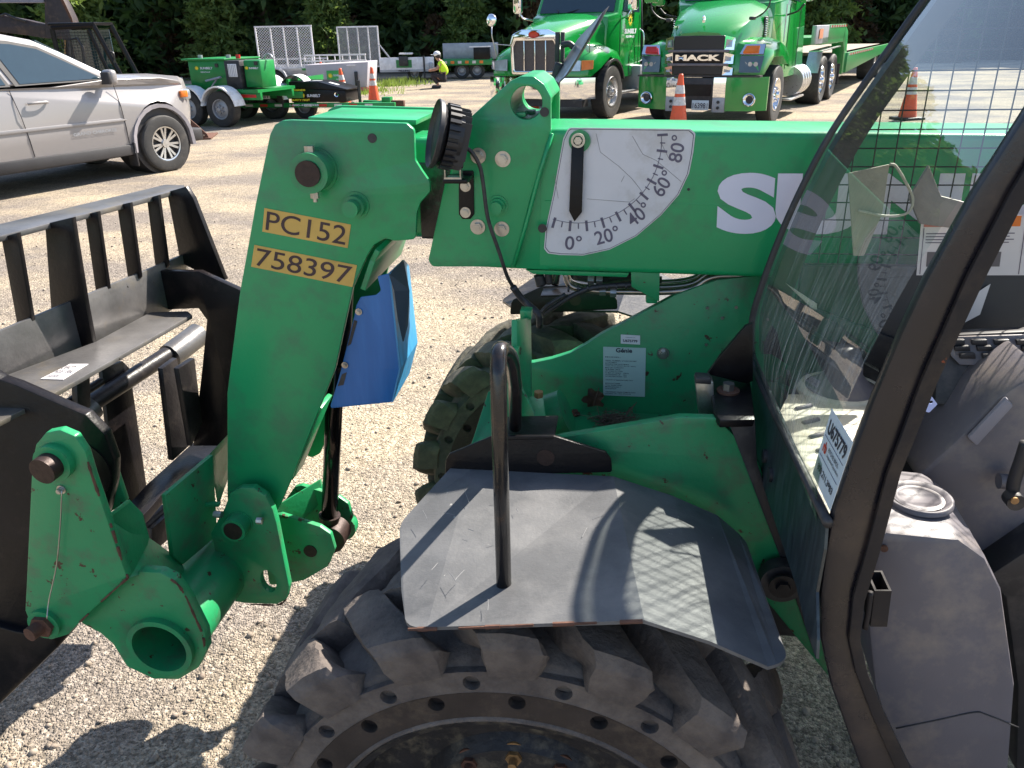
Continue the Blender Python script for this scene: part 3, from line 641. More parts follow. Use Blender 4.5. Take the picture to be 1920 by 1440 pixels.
c = MP(108, 862, DA); bm = B(); cyl(bm, c, c+Vector((-.004, -.045, -.003)), .0285, 32); obj('hinge_pin', bm, darkpin, T, smooth=.5)
cH = c
# folded stop block joining the arm and the ring plate
slab('coupler_stop', [(192, 972), (236, 938), (262, 965), (273, 1010), (268, 1040), (240, 1085)], [1.305, 1.42, 1.43, 1.43, 1.43, 1.31], greenw, (.0, .012, -.004))
slab('coupler_web', [(240, 1085), (270, 1010), (335, 1055), (348, 1090), (300, 1085), (262, 1078)], [1.31, 1.45, 1.52, 1.50, 1.36, 1.34], greenw, (0, .012, 0))
slab('coupler_arm_inner', [(190, 900), (212, 868), (236, 940), (200, 965)], [1.45, 1.47, 1.47, 1.45], greenw, (0, .015, 0))
c = MP(87, 1166, DA); bm = B(); cyl(bm, c, c+Vector((0, -.012, 0)), .038, 28); obj('bolt_seat', bm, greenw, T, smooth=.5)
bm = B(); cyl(bm, c+Vector((0, -.01, 0)), c+Vector((0, -.022, 0)), .028, 6); cyl(bm, c, c+Vector((-.01, -.045, 0)), .017, 16); obj('lock_bolt', bm, rust, T, smooth=.4)
bolt(116, 917, DA, steel, .010, .012)
bm = B(); tube(bm, smoothpath([MP(116, 920, DA-.014), MP(113, 985, DA-.012), MP(106, 1060, DA-.014), MP(92, 1125, DA-.03), MP(88, 1160, DA-.05)]), .0014, 6); obj('lanyard_wire', bm, steel, T, smooth=3)
slab('coupler_cross_plate', [(302, 927), (391, 852), (400, 1003), (335, 1058), (317, 1042)], [1.50, 1.66, 1.66, 1.52, 1.50], greenw, (.012, .0, 0))
slab('coupler_side_plate', [(392, 852), (428, 814), (428, 890), (408, 948)], [1.66, 1.80, 1.80, 1.69], greenw, (.0, .012, 0))
slab('coupler_tie', [(376, 944), (412, 944), (410, 951), (378, 951)], [1.62]*4, greenw, (0, .01, 0))
slab('coupler_beam', [(500, 960), (600, 900), (608, 935), (560, 985), (515, 985)], [1.76, 1.88, 1.88, 1.8, 1.76], greenw, (0, .01, 0))

# scratches on the fender and rusty worn edges on the coupler
R = random.Random(21); scf = mat('pale_scratch', (.19, .19, .195), .5)
zf = MP(1000, 1169, dOu).z+.0012
for k in range(17):
    x, y = R.uniform(790, 1150), R.uniform(930, 1150); a_ = R.choice([.3, -.5, 1.2, .1, 2.2])+R.gauss(0, .3); l = R.uniform(6, 26)
    P_ = [MZ(x+math.cos(a_)*l*t+R.uniform(-1, 1)*2*t, y+math.sin(a_)*l*t, zf) for t in (-.5, 0, .5)]; bm = B(); tube(bm, P_, .00045, 4); obj('scratch', bm, scf, T)
for P_, d in (([(765, 1180), (860, 1178), (1000, 1172), (1205, 1165)], .891), ([(205, 975), (216, 1010), (228, 1050), (240, 1084)], 1.299), ([(350, 1122), (366, 1158), (380, 1190), (384, 1216)], 1.339), ([(470, 1133), (520, 1134), (537, 1124)], 1.60), ([(320, 1086), (335, 1098), (350, 1122)], 1.339), ([(150, 1166), (190, 1128), (238, 1085)], 1.299), ([(160, 850), (172, 890), (186, 930)], 1.30)):
    pts = smoothpath([MP(x, y, d) for x, y in P_], 5); bm = B()
    for p_, q_ in zip(pts, pts[1:]):
        if R.random() < .72: cyl(bm, p_, q_, R.uniform(.0016, .0036), 6)
    o = obj('rust_edge', bm, rust, T); o['kind'] = 'stuff'
# ---- angle decal on the boom
DD = DB-.001
dec = [(1064, 243), (1069, 239), (1295, 242), (1304, 250), (1300, 285), (1292, 325), (1273, 365), (1240, 403), (1193, 443), (1143, 468), (1093, 479), (1050, 478), (1027, 475), (1020, 466), (1023, 430), (1037, 365), (1056, 260)]
L = fillet(pxl(dec, DD), .006); dcl = plate('angle_decal', [L], DD-DO-.0005, DD-DO, white, T, 0)
dcl['label'] = 'scratched white angle indicator decal'
def inset(P, k):
    c = sum(P, Vector((0, 0)))/len(P); return [c+(p-c)*k for p in P]
plate('decal_border', [inset(L, .982), inset(L, .974)], DD-DO-.0011, DD-DO-.0008, ink, dcl, 0)
pv = MP(1084, 262, DD)
def ppx(x, y, dd=.0012): 
    p = MP(x, y, DD); p.y -= dd; return p
def tickq(phi, r0_, r1_, w):
    c, s = math.cos(phi), math.sin(phi); f = lambda r, u: (1084.5+s*r+c*u, 262+c*r-s*u)
    return [f(r0_, -w), f(r1_, -w), f(r1_, w), f(r0_, w)]
for k in range(-2, 19):
    phi = math.radians(-5.5+k*5*1.098); maj = k % 2 == 0
    rr = 162-(4 if k > 10 else 0); q = tickq(phi, rr-(10 if maj else 5), rr+(10 if maj else 5), 2.4 if maj else 1.1)
    bm = B(); hexa(bm, [ppx(*p, .0012) for p in q], [ppx(*p, .0006) for p in q]); obj('tick', bm, inkp, dcl)
bm = B(); tube(bm, [ppx(1084.5+math.sin(math.radians(a))*r, 262+math.cos(math.radians(a))*r) for a in range(-18, 94, 3) for r in [156]], .0006, 4); obj('scale_arc', bm, inkp, dcl)
for s, x, y, a, w, h in (('0°', 1075, 455, -3, 31, 27), ('20°', 1138, 441, 15, 46, 27), ('40°', 1197, 402, 38, 46, 27), ('60°', 1243, 344, 58, 47, 27), ('80°', 1269, 279, 79, 50, 27)):
    a = math.radians(a); X = (math.cos(a), -math.sin(a)); U = (-math.sin(a), -math.cos(a))
    f = lambda u, v_: ppx(x+X[0]*u*w/2+U[0]*v_*h/2, y+X[1]*u*w/2+U[1]*v_*h/2)
    text('numeral', s, f(-1, -1), f(1, -1), f(-1, 1), inkp, dcl, .012)
scr = mat('scratch', (.2, .17, .17), .6)
R = random.Random(3)
for P in ([(1118, 250), (1126, 285), (1150, 305), (1160, 310), (1185, 335), (1205, 362)], [(1185, 255), (1205, 290), (1230, 300), (1277, 340)], [(1240, 270), (1255, 300)], [(1040, 330), (1046, 372)], [(1100, 372), (1180, 378), (1190, 372)], [(1165, 340), (1170, 330)]):
    bm = B(); tube(bm, [ppx(x+R.uniform(-1, 1), y+R.uniform(-1, 1), .0008) for x, y in P], .0004, 4); obj('scratch', bm, scr, dcl)
c = MP(1087, 264, DB); bm = B(); cyl(bm, c, c+Vector((0, -.006, 0)), .0225, 32); cyl(bm, c, c+Vector((0, -.012, 0)), .012, 24); obj('pointer_boss', bm, green, T, smooth=.5)
c = MP(1084, 263, DB-.012); bm = B(); lathe(bm, [(.010, c.y), (.0145, c.y), (.0145, c.y-.006), (.010, c.y-.006)], n=24, c=(c.x, 0, c.z)); cyl(bm, c, c+Vector((0, -.009, 0)), .0085, 6); obj('pointer_bolt', bm, steel, T, smooth=.5)
mplate('angle_pointer', [(1072, 268), (1095, 268), (1091, 398), (1077, 416), (1067, 396)], DB-.014, .003, black, T, rad=.001)
# ---- boom lettering
def bletter(s, q, m, off=.001, bold=.035):
    bl, br, tl = [MP(x, y, DB-off) for x, y in q]; return text('boom_lettering', s, bl, br, tl, m, T, bold)
o = bletter('SUNBELT', ((1342, 438), (2350, 447), (1347, 324)), whitel, bold=.05); o['label'] = 'large white letters along the boom side'
# ---- rating labels
def flab(name, q, d, m, lines=(), par=T, lab=None):
    bl, br, tl = [MP(x, y, d-.0006) for x, y in q]; tr = br+(tl-bl); bm = B(); hexa(bm, [bl, br, tr, tl], [p+Vector((0, -.0005, 0)) for p in (bl, br, tr, tl)]); o = obj(name, bm, m, par)
    if lab: o['label'] = lab
    for s, u0_, v0, u1, v1, mm, bd in lines:
        X = br-bl; Z = tl-bl; a = bl+X*u0_+Z*v0; text('print', s, a, a+X*(u1-u0_), a+Z*(v1-v0), mm, o, bd, (0, -.0010, 0))
    return o
paper = mat('paper_label', (.42, .55, .50), .4, var=.03)
paperw = mat('white_label', (.66, .66, .66), .4, var=.03)
txt = [('Génie', .3, .895, .68, .985, ink, .03)]
ys_ = .80
for s, w in (('MODEL:', .30), ('GTH-5519', .30), ('SERIAL NUMBER: GTH5515B-2487', .68), ('ATTACHMENT', .22), ('MANUFACTURE DATE: 08/2015', .5), ('TOTAL TRUCK WEIGHT: 9921 lbs / 4500 kg', .66), ('MAX LIFT CAPACITY:', .38), ('5500 lbs', .3), ('LIFT CAPACITY LOAD:', .36), ('AT MAX LIFT HEIGHT:     5500 lbs', .5), ('OUTRIGGERS UP     N/A', .45), ('OUTRIGGERS DOWN   N/A', .45), ('', 0), ('COUNTRY OF MANUFACTURE: ITALY', .6), ('', 0), ('MANUFACTURER:', .3), ('Terex Global GmbH', .34), ('Muhlentalstrasse 1', .3), ('Switzerland', .2), ('', 0), ('THIS FORKLIFT TRUCK COMPLIES WITH', .66), ('ANSI B56.6 - 2011, LEVEL OF POWER', .56)):
    if s and s != 'GTH-5519': txt.append((s, .05, ys_-.012, .05+w+.06, ys_+.010, ink, .01))
    ys_ -= .036
flab('rating_label', ((1131, 741), (1209, 744), (1131, 650)), 1.754, paper, txt, lab='white rating label reading Génie on green plate')
flab('number_label', ((1164, 644), (1200, 646), (1164, 627)), 1.754, paperw, [('ritchieway.com', .25, .66, .75, .8, inkp, 0), ('U675779', .12, .2, .86, .5, ink, .03)], lab='small white label reading U675779')
# ---- pipes and hoses below the boom
def hose(name, pts, r, m, k=5, n=12, par=T):
    bm = B(); tube(bm, smoothpath(pts, k), r, n); return obj(name, bm, m, par, smooth=3)
for dz, dd in ((0, 1.77), (9, 1.80), (18, 1.86)):
    hose('hydraulic_pipe', [MP(x, y-dz, dd) for x, y in ((1060, 512+dz*.4), (1070, 536+dz*.6), (1110, 545+dz*.6), (1180, 547), (1255, 547), (1300, 540), (1330, 522), (1370, 517), (1460, 520), (1600, 524))], .0075, pipe)
for x, y in ((1108, 524), (1124, 524), (1130, 544), (1150, 547)): 
    p = MP(x, y, 1.765); bm = B(); cyl(bm, p+Vector((-.007, 0, 0)), p+Vector((.007, 0, 0)), .0125, 6); obj('pipe_fitting', bm, steel, T)
p = MP(1222, 552, 1.755); bm = B(); box(bm, p, (.026, .03, .035)); obj('pipe_clamp', bm, greenw, T, bev=.004)
hose('corrugated_conduit', [MP(x, y, 1.75) for x, y in ((1225, 520), (1222, 532), (1175, 534), (1110, 540), (1070, 556), (1040, 575), (1015, 592))], .0065, dkpl)
hose('corrugated_conduit', [MP(x, y, 1.76) for x, y in ((1010, 515), (1015, 535))], .012, dkpl)
hose('corrugated_conduit', [MP(x, y, 1.76) for x, y in ((1028, 512), (1030, 532))], .009, dkpl)
bm = B()
for k in range(9):
    x, y = [(1210-18*k, 534+k*.9) for k in (k,)][0]; p = MP(x, y, 1.749)
    cyl(bm, p+Vector((-.002, 0, 0)), p+Vector((.002, 0, 0)), .0078, 10)
obj('conduit_ribs', bm, dkpl, T)
for z_ in (515, 518): hose('dark_hose', [MP(x, y, 1.84) for x, y in ((1075, z_), (1130, z_+8), (1180, z_+2), (1240, z_+10))], .009, dkpl)
hose('light_cable', [MP(x, y, d) for x, y, d in ((860, 279, 1.66), (880, 281, 1.655), (899, 310, 1.66), (906, 345, 1.66), (915, 410, 1.66), (935, 470, 1.665), (952, 520, 1.68), (968, 545, 1.70), (990, 570, 1.70), (1008, 586, 1.68), (1014, 610, 1.68))], .0042, dkpl, 6)
hose('cable_sleeve', [MP(x, y, d) for x, y, d in ((962, 538, 1.69), (975, 556, 1.70), (990, 571, 1.70), (1010, 590, 1.68), (1012, 612, 1.69))], .008, dkpl, 5)
hose('white_marked_cable', [MP(x, y, 1.74) for x, y in ((1010, 592), (1028, 572), (1060, 552))], .005, dkpl)
# ---- work light
p = MP(828, 254, 1.62); ax = (Vector((-.90, -.34, .25))).normalized()
Q = ax.to_track_quat('Y', 'Z').to_matrix().to_4x4(); WM = Matrix.Translation(p) @ Q
wl_ = thing('work_light', 'x', 'x'); bpy.data.objects.remove(wl_)
bm = B(); lathe(bm, [(0, -.004), (.052, -.002), (.066, .008), (.0675, .016), (.066, .018), (.064, .012), (.06, .008), (0, .008)], n=44); bmesh.ops.transform(bm, matrix=WM, verts=bm.verts); wlb = obj('work_light', bm, dkpl, T, smooth=.6); wlb['label'] = 'round black finned work light'
bm = B(); lathe(bm, [(0, -.004), (.058, -.004), (.056, -.034), (.040, -.038), (0, -.038)], n=36)
for k in range(9):
    x = -.048+.012*k; h = math.sqrt(max(.06**2-x*x, 0)); box(bm, (x, -.034, 0), (.0028, .026, 2*h))
for k in range(26):
    a = k*2*PI/26; box(bm, (.0605*math.sin(a), -.014, .0605*math.cos(a)), (.007, .022, .007), Matrix.Rotation(a, 3, 'Y'))
bmesh.ops.transform(bm, matrix=WM, verts=bm.verts); obj('heat_sink', bm, dkpl, wlb)
b_ = MP(850, 316, 1.645)
for k in (-.016, .016):
    bm = B(); box(bm, b_+Vector((k, 0, .0)), (.003, .022, .036)); 
    obj('light_yoke', bm, steel, wlb, bev=.001)
bm = B(); cyl(bm, b_+Vector((-.024, 0, .008)), b_+Vector((.02, 0, .008)), .0075, 12); obj('yoke_bolt', bm, darkpin, wlb, smooth=.5)
bm = B(); box(bm, b_+Vector((0, 0, -.018)), (.036, .024, .004)); obj('light_yoke', bm, steel, wlb)
bm = B(); box(bm, b_+Vector((.005, .02, -.024)), (.05, .07, .008)); obj('light_shelf', bm, black, T, bev=.001)
mplate('light_bracket', [(860, 320), (888, 320), (889, 402), (882, 411), (867, 411), (860, 402)], DB-.018, .004, black, T, rad=.004)
for x, y in ((873, 349), (873, 398)): bolt(x, y, DB-.018, r=.0115, h=.007)
# ---- mirror on the far side, seen almost edge on
a = [MP(1133, 18, 2.15), MP(1128, 36, 2.13), MP(1048, 158, 2.10), MP(1036, 148, 2.12)]
fa = [MP(1133, 17, 2.20), MP(1122, 22, 2.30), MP(1030, 148, 2.30), MP(1036, 150, 2.1)]
q = [MP(1134, 18, 2.1), MP(1084, 72, 2.24), MP(1036, 150, 2.2), MP(1046, 158, 2.06), MP(1062, 142, 2.05), MP(1110, 62, 2.06)]
bm = B(); hexa(bm, q, [p_+Vector((.012, .012, .010)) for p_ in q]); obj('side_mirror', bm, dkpl, T, bev=.004)
q2 = [p_*.94+sum(q, Vector())/6*.06 for p_ in q]; bm = B(); hexa(bm, [p_+Vector((-.001, -.003, .0)) for p_ in q2], [p_+Vector((.001, 0, 0)) for p_ in q2]); obj('mirror_glass', bm, alu, T)
for x0, x1 in ((1041, 1049), (1051, 1058)):
    mplate('mirror_bracket', [(x0, 60), (x1, 60), (x1-1, 120), (x0-1, 116)], 2.2, .03, dkpl, T, rad=0)
hose('mirror_stay', [MP(x, y, 2.18) for x, y in ((1052, 85), (1066, 82), (1075, 88))], .008, dkpl)
hose('mirror_stay', [MP(x, y, 2.18) for x, y in ((1050, 118), (1042, 150), (1042, 200))], .012, dkpl)
# ---- debris
st = thing('dry_twigs', 'small heap of dry twigs and needles lying on the green deck plate', 'twigs', (0,0,0)); st.matrix_world = MMAT @ Matrix.Translation(MZ(1150, 790, z))
st_z = z
R = random.Random(5); bm = B()
for k in range(150):
    c = Vector((R.gauss(0, .022), R.gauss(0, .016), abs(R.gauss(0, .005))+.003)); a = R.gauss(.3, .9); l = R.uniform(.008, .028); d = Vector((math.cos(a), math.sin(a), R.uniform(-.25, .45)))*l
    tube(bm, [c-d, c+d], R.uniform(.0005, .0011), 4)
for k in range(4): tube(bm, [Vector((.02, 0, 0)), Vector((.035+.006*k, .01, .03+.006*k))], .0011, 4)
obj('twig_heap', bm, twigm, st)
bm = B(); a = MZ(1190, 773, z)-MZ(1150, 790, z); b = MZ(1255, 763, z)-MZ(1150, 790, z); tube(bm, [a+Vector((0, 0, .004)), a.lerp(b, .5)+Vector((0, 0, .009)), b+Vector((0, 0, .004))], .0025, 6); obj('twig', bm, twigm, st, smooth=3)
lf = thing('dead_leaf', 'curled brown dead leaf leaning on the green plate by the rating label', 'leaf'); lf.matrix_world = MMAT @ Matrix.Translation(MP(1113, 748, 1.735))
bm = B(); R = random.Random(8); ring = []
N_ = 18
cv = bm.verts.new((0, .004, 0))
for k in range(N_):
    a = k*2*PI/N_; r = .026*(.65+.5*abs(math.sin(a*2.5))); ring.append(bm.verts.new((r*math.cos(a), -.008*math.cos(2*a)+R.uniform(-.006, .006), r*math.sin(a)*.9)))
for k in range(N_): bm.faces.new((cv, ring[k], ring[(k+1) % N_]))
bmesh.ops.subdivide_edges(bm, edges=bm.edges, cuts=2, smooth=.4); obj('leaf_blade', bm, leafd, lf, smooth=3)
bm = B(); tube(bm, [(0, .003, -.02), (.004, 0, 0), (.012, .004, .028)], .0012, 5); obj('leaf_stalk', bm, twigm, lf)
def pebble(px, py, zz, r, label, seed=1):
    t = Vector(G(px, py, zz)); bm = B(); bmesh.ops.create_icosphere(bm, subdivisions=2, radius=1)
    for v_ in bm.verts: v_.co = Vector((v_.co.x*1.25, v_.co.y, v_.co.z*.8))*(r*(1+.35*noise.noise(v_.co*1.3+Vector((seed, 0, 0)))))
    o = obj('stone', bm, stone, smooth=.8); o.location = t; tag(o, label, 'stone'); return o
pebble(695, 1180, WZ+RB-.03, .0125, 'pale stone caught between the tread lugs of the near tyre', 2)
# ================================================================ fork carriage (black frame at the left)
ZR = 0
fe = MP(347, 352, 2.30); ZR = fe.z
tE = MP(347, 352, 2.30); tS = MZ(-60, 459, ZR)
u = (tE-tS).normalized(); nrm = Vector((u.y, -u.x, 0)).normalized()    # frame plane normal
CRG = thing('fork_carriage', 'black steel fork carriage with barred backrest hanging in front of the green coupler', 'fork carriage', mat=MMAT)
def CP(x, y, off=0.0):
    """point on the upright plane of the carriage (shifted off along its normal)"""
    p0 = MMAT @ (tE+nrm*off); nw = (MMAT.to_3x3() @ nrm); return loc(PLN(x, y, p0, nw))
def cslab(name, px, off, th, m=blackw, bev=.0015, dirv=None):
    a = [CP(x, y, off) for x, y in px]; d = (dirv if dirv is not None else nrm)*th
    bm = B(); hexa(bm, a, [p+d for p in a]); return obj(name, bm, m, CRG, bev=bev)
# top rail: flat strip in the horizontal plane
ra = [MZ(x, y, ZR) for x, y in ((-60, 458), (347, 352), (345, 347), (310, 346), (-60, 434))]
bm = B(); hexa(bm, ra, [p+Vector((0, 0, -.014)) for p in ra]); obj('top_rail', bm, shelfm, CRG, bev=.0015)
bars = [((2, 445), (31, 437), (60, 606), (32, 622)), ((159, 402), (182, 397), (203, 547), (180, 563)), ((219, 385), (243, 380), (262, 520), (240, 536)), ((275, 372), (296, 366), (314, 500), (291, 510))]
def uslab(name, px, anchor, th, m=black, bev=.0015):
    """plate standing square to the rail, through the carriage-plane point under the anchor pixel"""
    p0 = MMAT @ CP(*anchor); nw = MMAT.to_3x3() @ Vector((u.x, u.y, 0)).normalized(); a_ = [loc(PLN(x, y, p0, nw)) for x, y in px]; d_ = Vector((u.x, u.y, 0)).normalized()*th
    bm = B(); hexa(bm, a_, [p+d_ for p in a_]); return obj(name, bm, m, CRG, bev=bev)
for q in bars: uslab('backrest_bar', [q[0], q[1], q[2], (q[3][0]+4, q[3][1]+14), (q[3][0]-1, q[3][1]-18)], ((q[0][0]+q[1][0])/2, q[0][1]), .012)
uslab('backrest_bar', [(84, 420), (134, 408), (160, 570), (176, 655), (172, 662), (104, 666), (97, 600)], (95, 418), .014)
uslab('end_plate', [(313, 360), (348, 350), (362, 372), (422, 525), (400, 525), (338, 492)], (320, 358), .016)
# channel: upright back face and shelf
zt = CP(240, 540, 0).z
cslab('channel_back', [(-60, 642), (347, 474), (352, 560), (285, 600), (172, 652), (0, 732), (-60, 762)], -.012, .010, shelfm)
sh = CP(282, 584, .0).z
sa = [MZ(x, y, sh) for x, y in ((-60, 738), (20, 700), (180, 640), (282, 585), (352, 583), (360, 590), (100, 738), (-20, 800))]
bm = B(); hexa(bm, sa, [p+Vector((0, 0, -.012)) for p in sa]); obj('channel_shelf', bm, shelfm, CRG, bev=.002)
lb = [MZ(x, y, sh+.001) for x, y in ((76, 711), (119, 712), (166, 683), (131, 683))]; bm = B(); hexa(bm, lb, [p+Vector((0, 0, .001)) for p in lb]); o = obj('data_plate', bm, white, CRG); 
text('print', 'CAPACITY\nMODEL  SERIAL\nWARNING', lb[0].lerp(lb[2], .08), lb[0].lerp(lb[1], .85).lerp(lb[2], .1), lb[0].lerp(lb[3], .85), ink, o, 0, (0, 0, .0015))
def zs(px, dz): return [MZ(x, y, dz) for x, y in px]
# gusset ridge at the far end and far upright
uslab('end_gusset', [(300, 508), (372, 509), (460, 549), (460, 660), (430, 740), (430, 836), (362, 836), (378, 700), (388, 600), (372, 578), (284, 582)], (300, 500), .02, black)
# lower bar and cross tube
zl = CP(400, 825, -.02).z
lo = zs(((230, 958), (275, 908), (366, 826), (425, 826), (426, 842), (305, 925), (275, 960), (240, 990)), zl)
bm = B(); hexa(bm, lo, [p+Vector((0, 0, -.03)) for p in lo]); obj('lower_bar', bm, black, CRG, bev=.003)
def ctube(name, p0, p1, off, r, m):
    a, b = CP(*p0, off), CP(*p1, off); bm = B(); cyl(bm, a, b, r, 28); return obj(name, bm, m, CRG, smooth=.5)
ctube('cross_rod', (150, 770), (345, 645), -.10, .026, blackw)
ctube('rod_collar', (318, 668), (372, 627), -.10, .040, shelfm)
ctube('rod_collar', (140, 790), (170, 762), -.10, .040, shelfm)
ctube('lower_rod', (268, 990), (310, 955), -.10, .02, blackw)
ctube('upper_rod', (120, 760), (190, 715), -.06, .012, black)
# uprights below the shelf
cslab('upright', [(183, 690), (222, 676), (236, 690), (276, 968), (262, 975), (215, 962)], -.14, .016, black)
cslab('fork_upright', [(295, 690), (322, 670), (345, 800), (350, 830), (315, 862)], -.04, .02, blackw)
cslab('fork_upright', [(325, 690), (355, 670), (370, 790), (350, 835)], .03, .02, blackw)
cslab('fork_upright', [(133, 712), (158, 700), (160, 760), (136, 775)], -.04, .02, blackw)
cslab('lower_plate', [(275, 990), (310, 960), (312, 1005), (285, 1028), (276, 1020)], -.08, .02, blackw)
# near side plate
sp = [(-80, 660), (0, 712), (30, 722), (110, 757), (160, 778), (196, 815), (214, 865), (213, 905), (200, 960), (180, 1010), (120, 1130), (104, 1215), (60, 1250), (-5, 1320), (-120, 1420)]
dS = 1.42
L = fillet(pxl(sp, dS), .01); h_ = plate('side_plate', [L], dS-DO, dS-DO+.028, black, CRG, .003)
c = MP(172, 905, dS-.004); bm = B(); lathe(bm, [(.0, c.y), (.075, c.y), (.075, c.y+.02)], n=40, c=(MP(150, 880, dS).x, 0, MP(150, 880, dS).z)); obj('hinge_disc', bm, black, CRG, smooth=.5)
# fork tine heel low at the left
tb = [(-100, 1150), (30, 1185), (100, 1195), (108, 1215), (-10, 1330), (-120, 1420)]
a = [MP(x, y, 1.40) for x, y in tb]; bm = B(); hexa(bm, a, [p+Vector((0, .09, 0)) for p in a]); obj('fork_heel', bm, black, CRG, bev=.006)
# ================================================================ cab
def MX(x, y, xm):
    p0 = MMAT @ Vector((xm, 0, 0)); return loc(PLN(x, y, p0, Xm))
def glass_mat(name, tintc, dust, streak=True):
    m = bpy.data.materials.new(name); m.use_nodes = True; nt = m.node_tree; N = nt.nodes; L = nt.links; N.remove(N['Principled BSDF']); out = N['Material Output']
    tr = N.new('ShaderNodeBsdfTransparent'); tr.inputs[0].default_value = tintc
    gl = N.new('ShaderNodeBsdfGlossy'); gl.inputs['Roughness'].default_value = .015
    fr = N.new('ShaderNodeFresnel'); fr.inputs[0].default_value = 1.7
    m1 = N.new('ShaderNodeMixShader'); L.new(fr.outputs[0], m1.inputs[0]); L.new(tr.outputs[0], m1.inputs[1]); L.new(gl.outputs[0], m1.inputs[2])
    df = N.new('ShaderNodeBsdfDiffuse'); df.inputs[0].default_value = (.62, .62, .58, 1)
    tc = N.new('ShaderNodeTexCoord'); mp = N.new('ShaderNodeMapping'); mp.inputs['Scale'].default_value = (6, 95, 4); L.new(tc.outputs['Object'], mp.inputs[0])
    n = N.new('ShaderNodeTexNoise'); n.inputs['Scale'].default_value = 1.6; n.inputs['Detail'].default_value = 6; n.inputs['Roughness'].default_value = .7; L.new(mp.outputs[0], n.inputs[0])
    n2 = N.new('ShaderNodeTexNoise'); n2.inputs['Scale'].default_value = 2.2; n2.inputs['Detail'].default_value = 3; L.new(tc.outputs['Object'], n2.inputs[0])
    sp = N.new('ShaderNodeSeparateXYZ'); L.new(tc.outputs['Object'], sp.inputs[0])
    hz = N.new('ShaderNodeMapRange'); hz.inputs[1].default_value = 1.62; hz.inputs[2].default_value = 1.25; L.new(sp.outputs[2], hz.inputs[0])
    r = N.new('ShaderNodeMapRange'); r.inputs[1].default_value = .46; r.inputs[2].default_value = .66; r.inputs[4].default_value = dust; L.new(n.outputs['Fac'], r.inputs[0])
    r2 = N.new('ShaderNodeMapRange'); r2.inputs[1].default_value = .3; r2.inputs[2].default_value = .5; L.new(n2.outputs['Fac'], r2.inputs[0])
    k = N.new('ShaderNodeMath'); k.operation = 'MULTIPLY'; L.new(r.outputs[0], k.inputs[0]); L.new(r2.outputs[0], k.inputs[1])
    k2 = N.new('ShaderNodeMath'); k2.operation = 'MULTIPLY'; L.new(k.outputs[0], k2.inputs[0]); L.new(hz.outputs[0], k2.inputs[1])
    k3 = N.new('ShaderNodeMath'); k3.operation = 'ADD'; L.new(k2.outputs[0], k3.inputs[0]); k3.inputs[1].default_value = .02
    m2 = N.new('ShaderNodeMixShader'); L.new(k3.outputs[0], m2.inputs[0]); L.new(m1.outputs[0], m2.inputs[1]); L.new(df.outputs[0], m2.inputs[2]); L.new(m2.outputs[0], out.inputs[0]); return m
cabglass = glass_mat('streaked_cab_glass', (.88, .96, .94, 1), .5)
DF, DN = 1.60, .975
prof = [MP(x, y, DF) for x, y in ((1411, 662), (1410, 640), (1413, 595), (1432, 530), (1470, 430), (1513, 337), (1560, 250), (1625, 154), (1735, 0), (1800, -82), (1880, -170))]
P2 = smoothpath([(p.x, 0, p.z) for p in prof], 4); prof2 = [(p.x, p.z) for p in P2]
bm = B(); ring = []
for x, z_ in prof2: ring.append((bm.verts.new((x, DN-DO, z_)), bm.verts.new((x, DF-DO, z_))))
for a, b in zip(ring, ring[1:]): bm.faces.new((a[0], a[1], b[1], b[0]))
for f_ in bm.faces:
    f_.normal_update()
    if f_.normal.x > 0: f_.normal_flip()
o = obj('windscreen', bm, cabglass, T, smooth=3); o['label'] = 'curved streaky front windscreen glass'
hose('windscreen_seal', [(x-.002, DF-DO, z_) for x, z_ in prof2], .0065, dkpl, 1)
bm = B()
for (x, z_), (x2, z2) in zip(prof2, prof2[1:]):
    hexa(bm, [(x+.018, DF-DO-.004, z_), (x+.062, DF-DO-.004, z_), (x+.062, DF-DO+.03, z_), (x+.018, DF-DO+.03, z_)], [(x2+.018, DF-DO-.004, z2), (x2+.062, DF-DO-.004, z2), (x2+.062, DF-DO+.03, z2), (x2+.018, DF-DO+.03, z2)])
bmesh.ops.remove_doubles(bm, verts=bm.verts, dist=1e-5); obj('far_pillar', bm, dkpl, T)
pl_l = [(1990, 112), (1920, 222), (1830, 362), (1740, 522), (1690, 628), (1640, 748), (1600, 852), (1565, 955), (1548, 1040), (1538, 1120), (1540, 1200), (1560, 1290), (1617, 1450), (1660, 1560)]
pl_r = [(1790, 1560), (1710, 1445), (1660, 1340), (1628, 1265), (1614, 1200), (1622, 1130), (1650, 1040), (1690, 890), (1760, 715), (1850, 520), (1920, 382), (2010, 240)]
o = mplate('near_pillar', pl_l+pl_r, .93, .022, pillm, T, rad=.02, bev=.006); o['label'] = 'thick worn black cab front pillar'
pm = [(1752, 1560), (1680, 1445), (1634, 1340), (1605, 1262), (1592, 1200), (1600, 1120), (1626, 1030), (1662, 895), (1728, 715), (1815, 518), (1895, 362), (1980, 222)]
o = mplate('door_seal', pm[::-1]+pl_r, .921, .008, rub2, T, rad=.01, bev=.002)
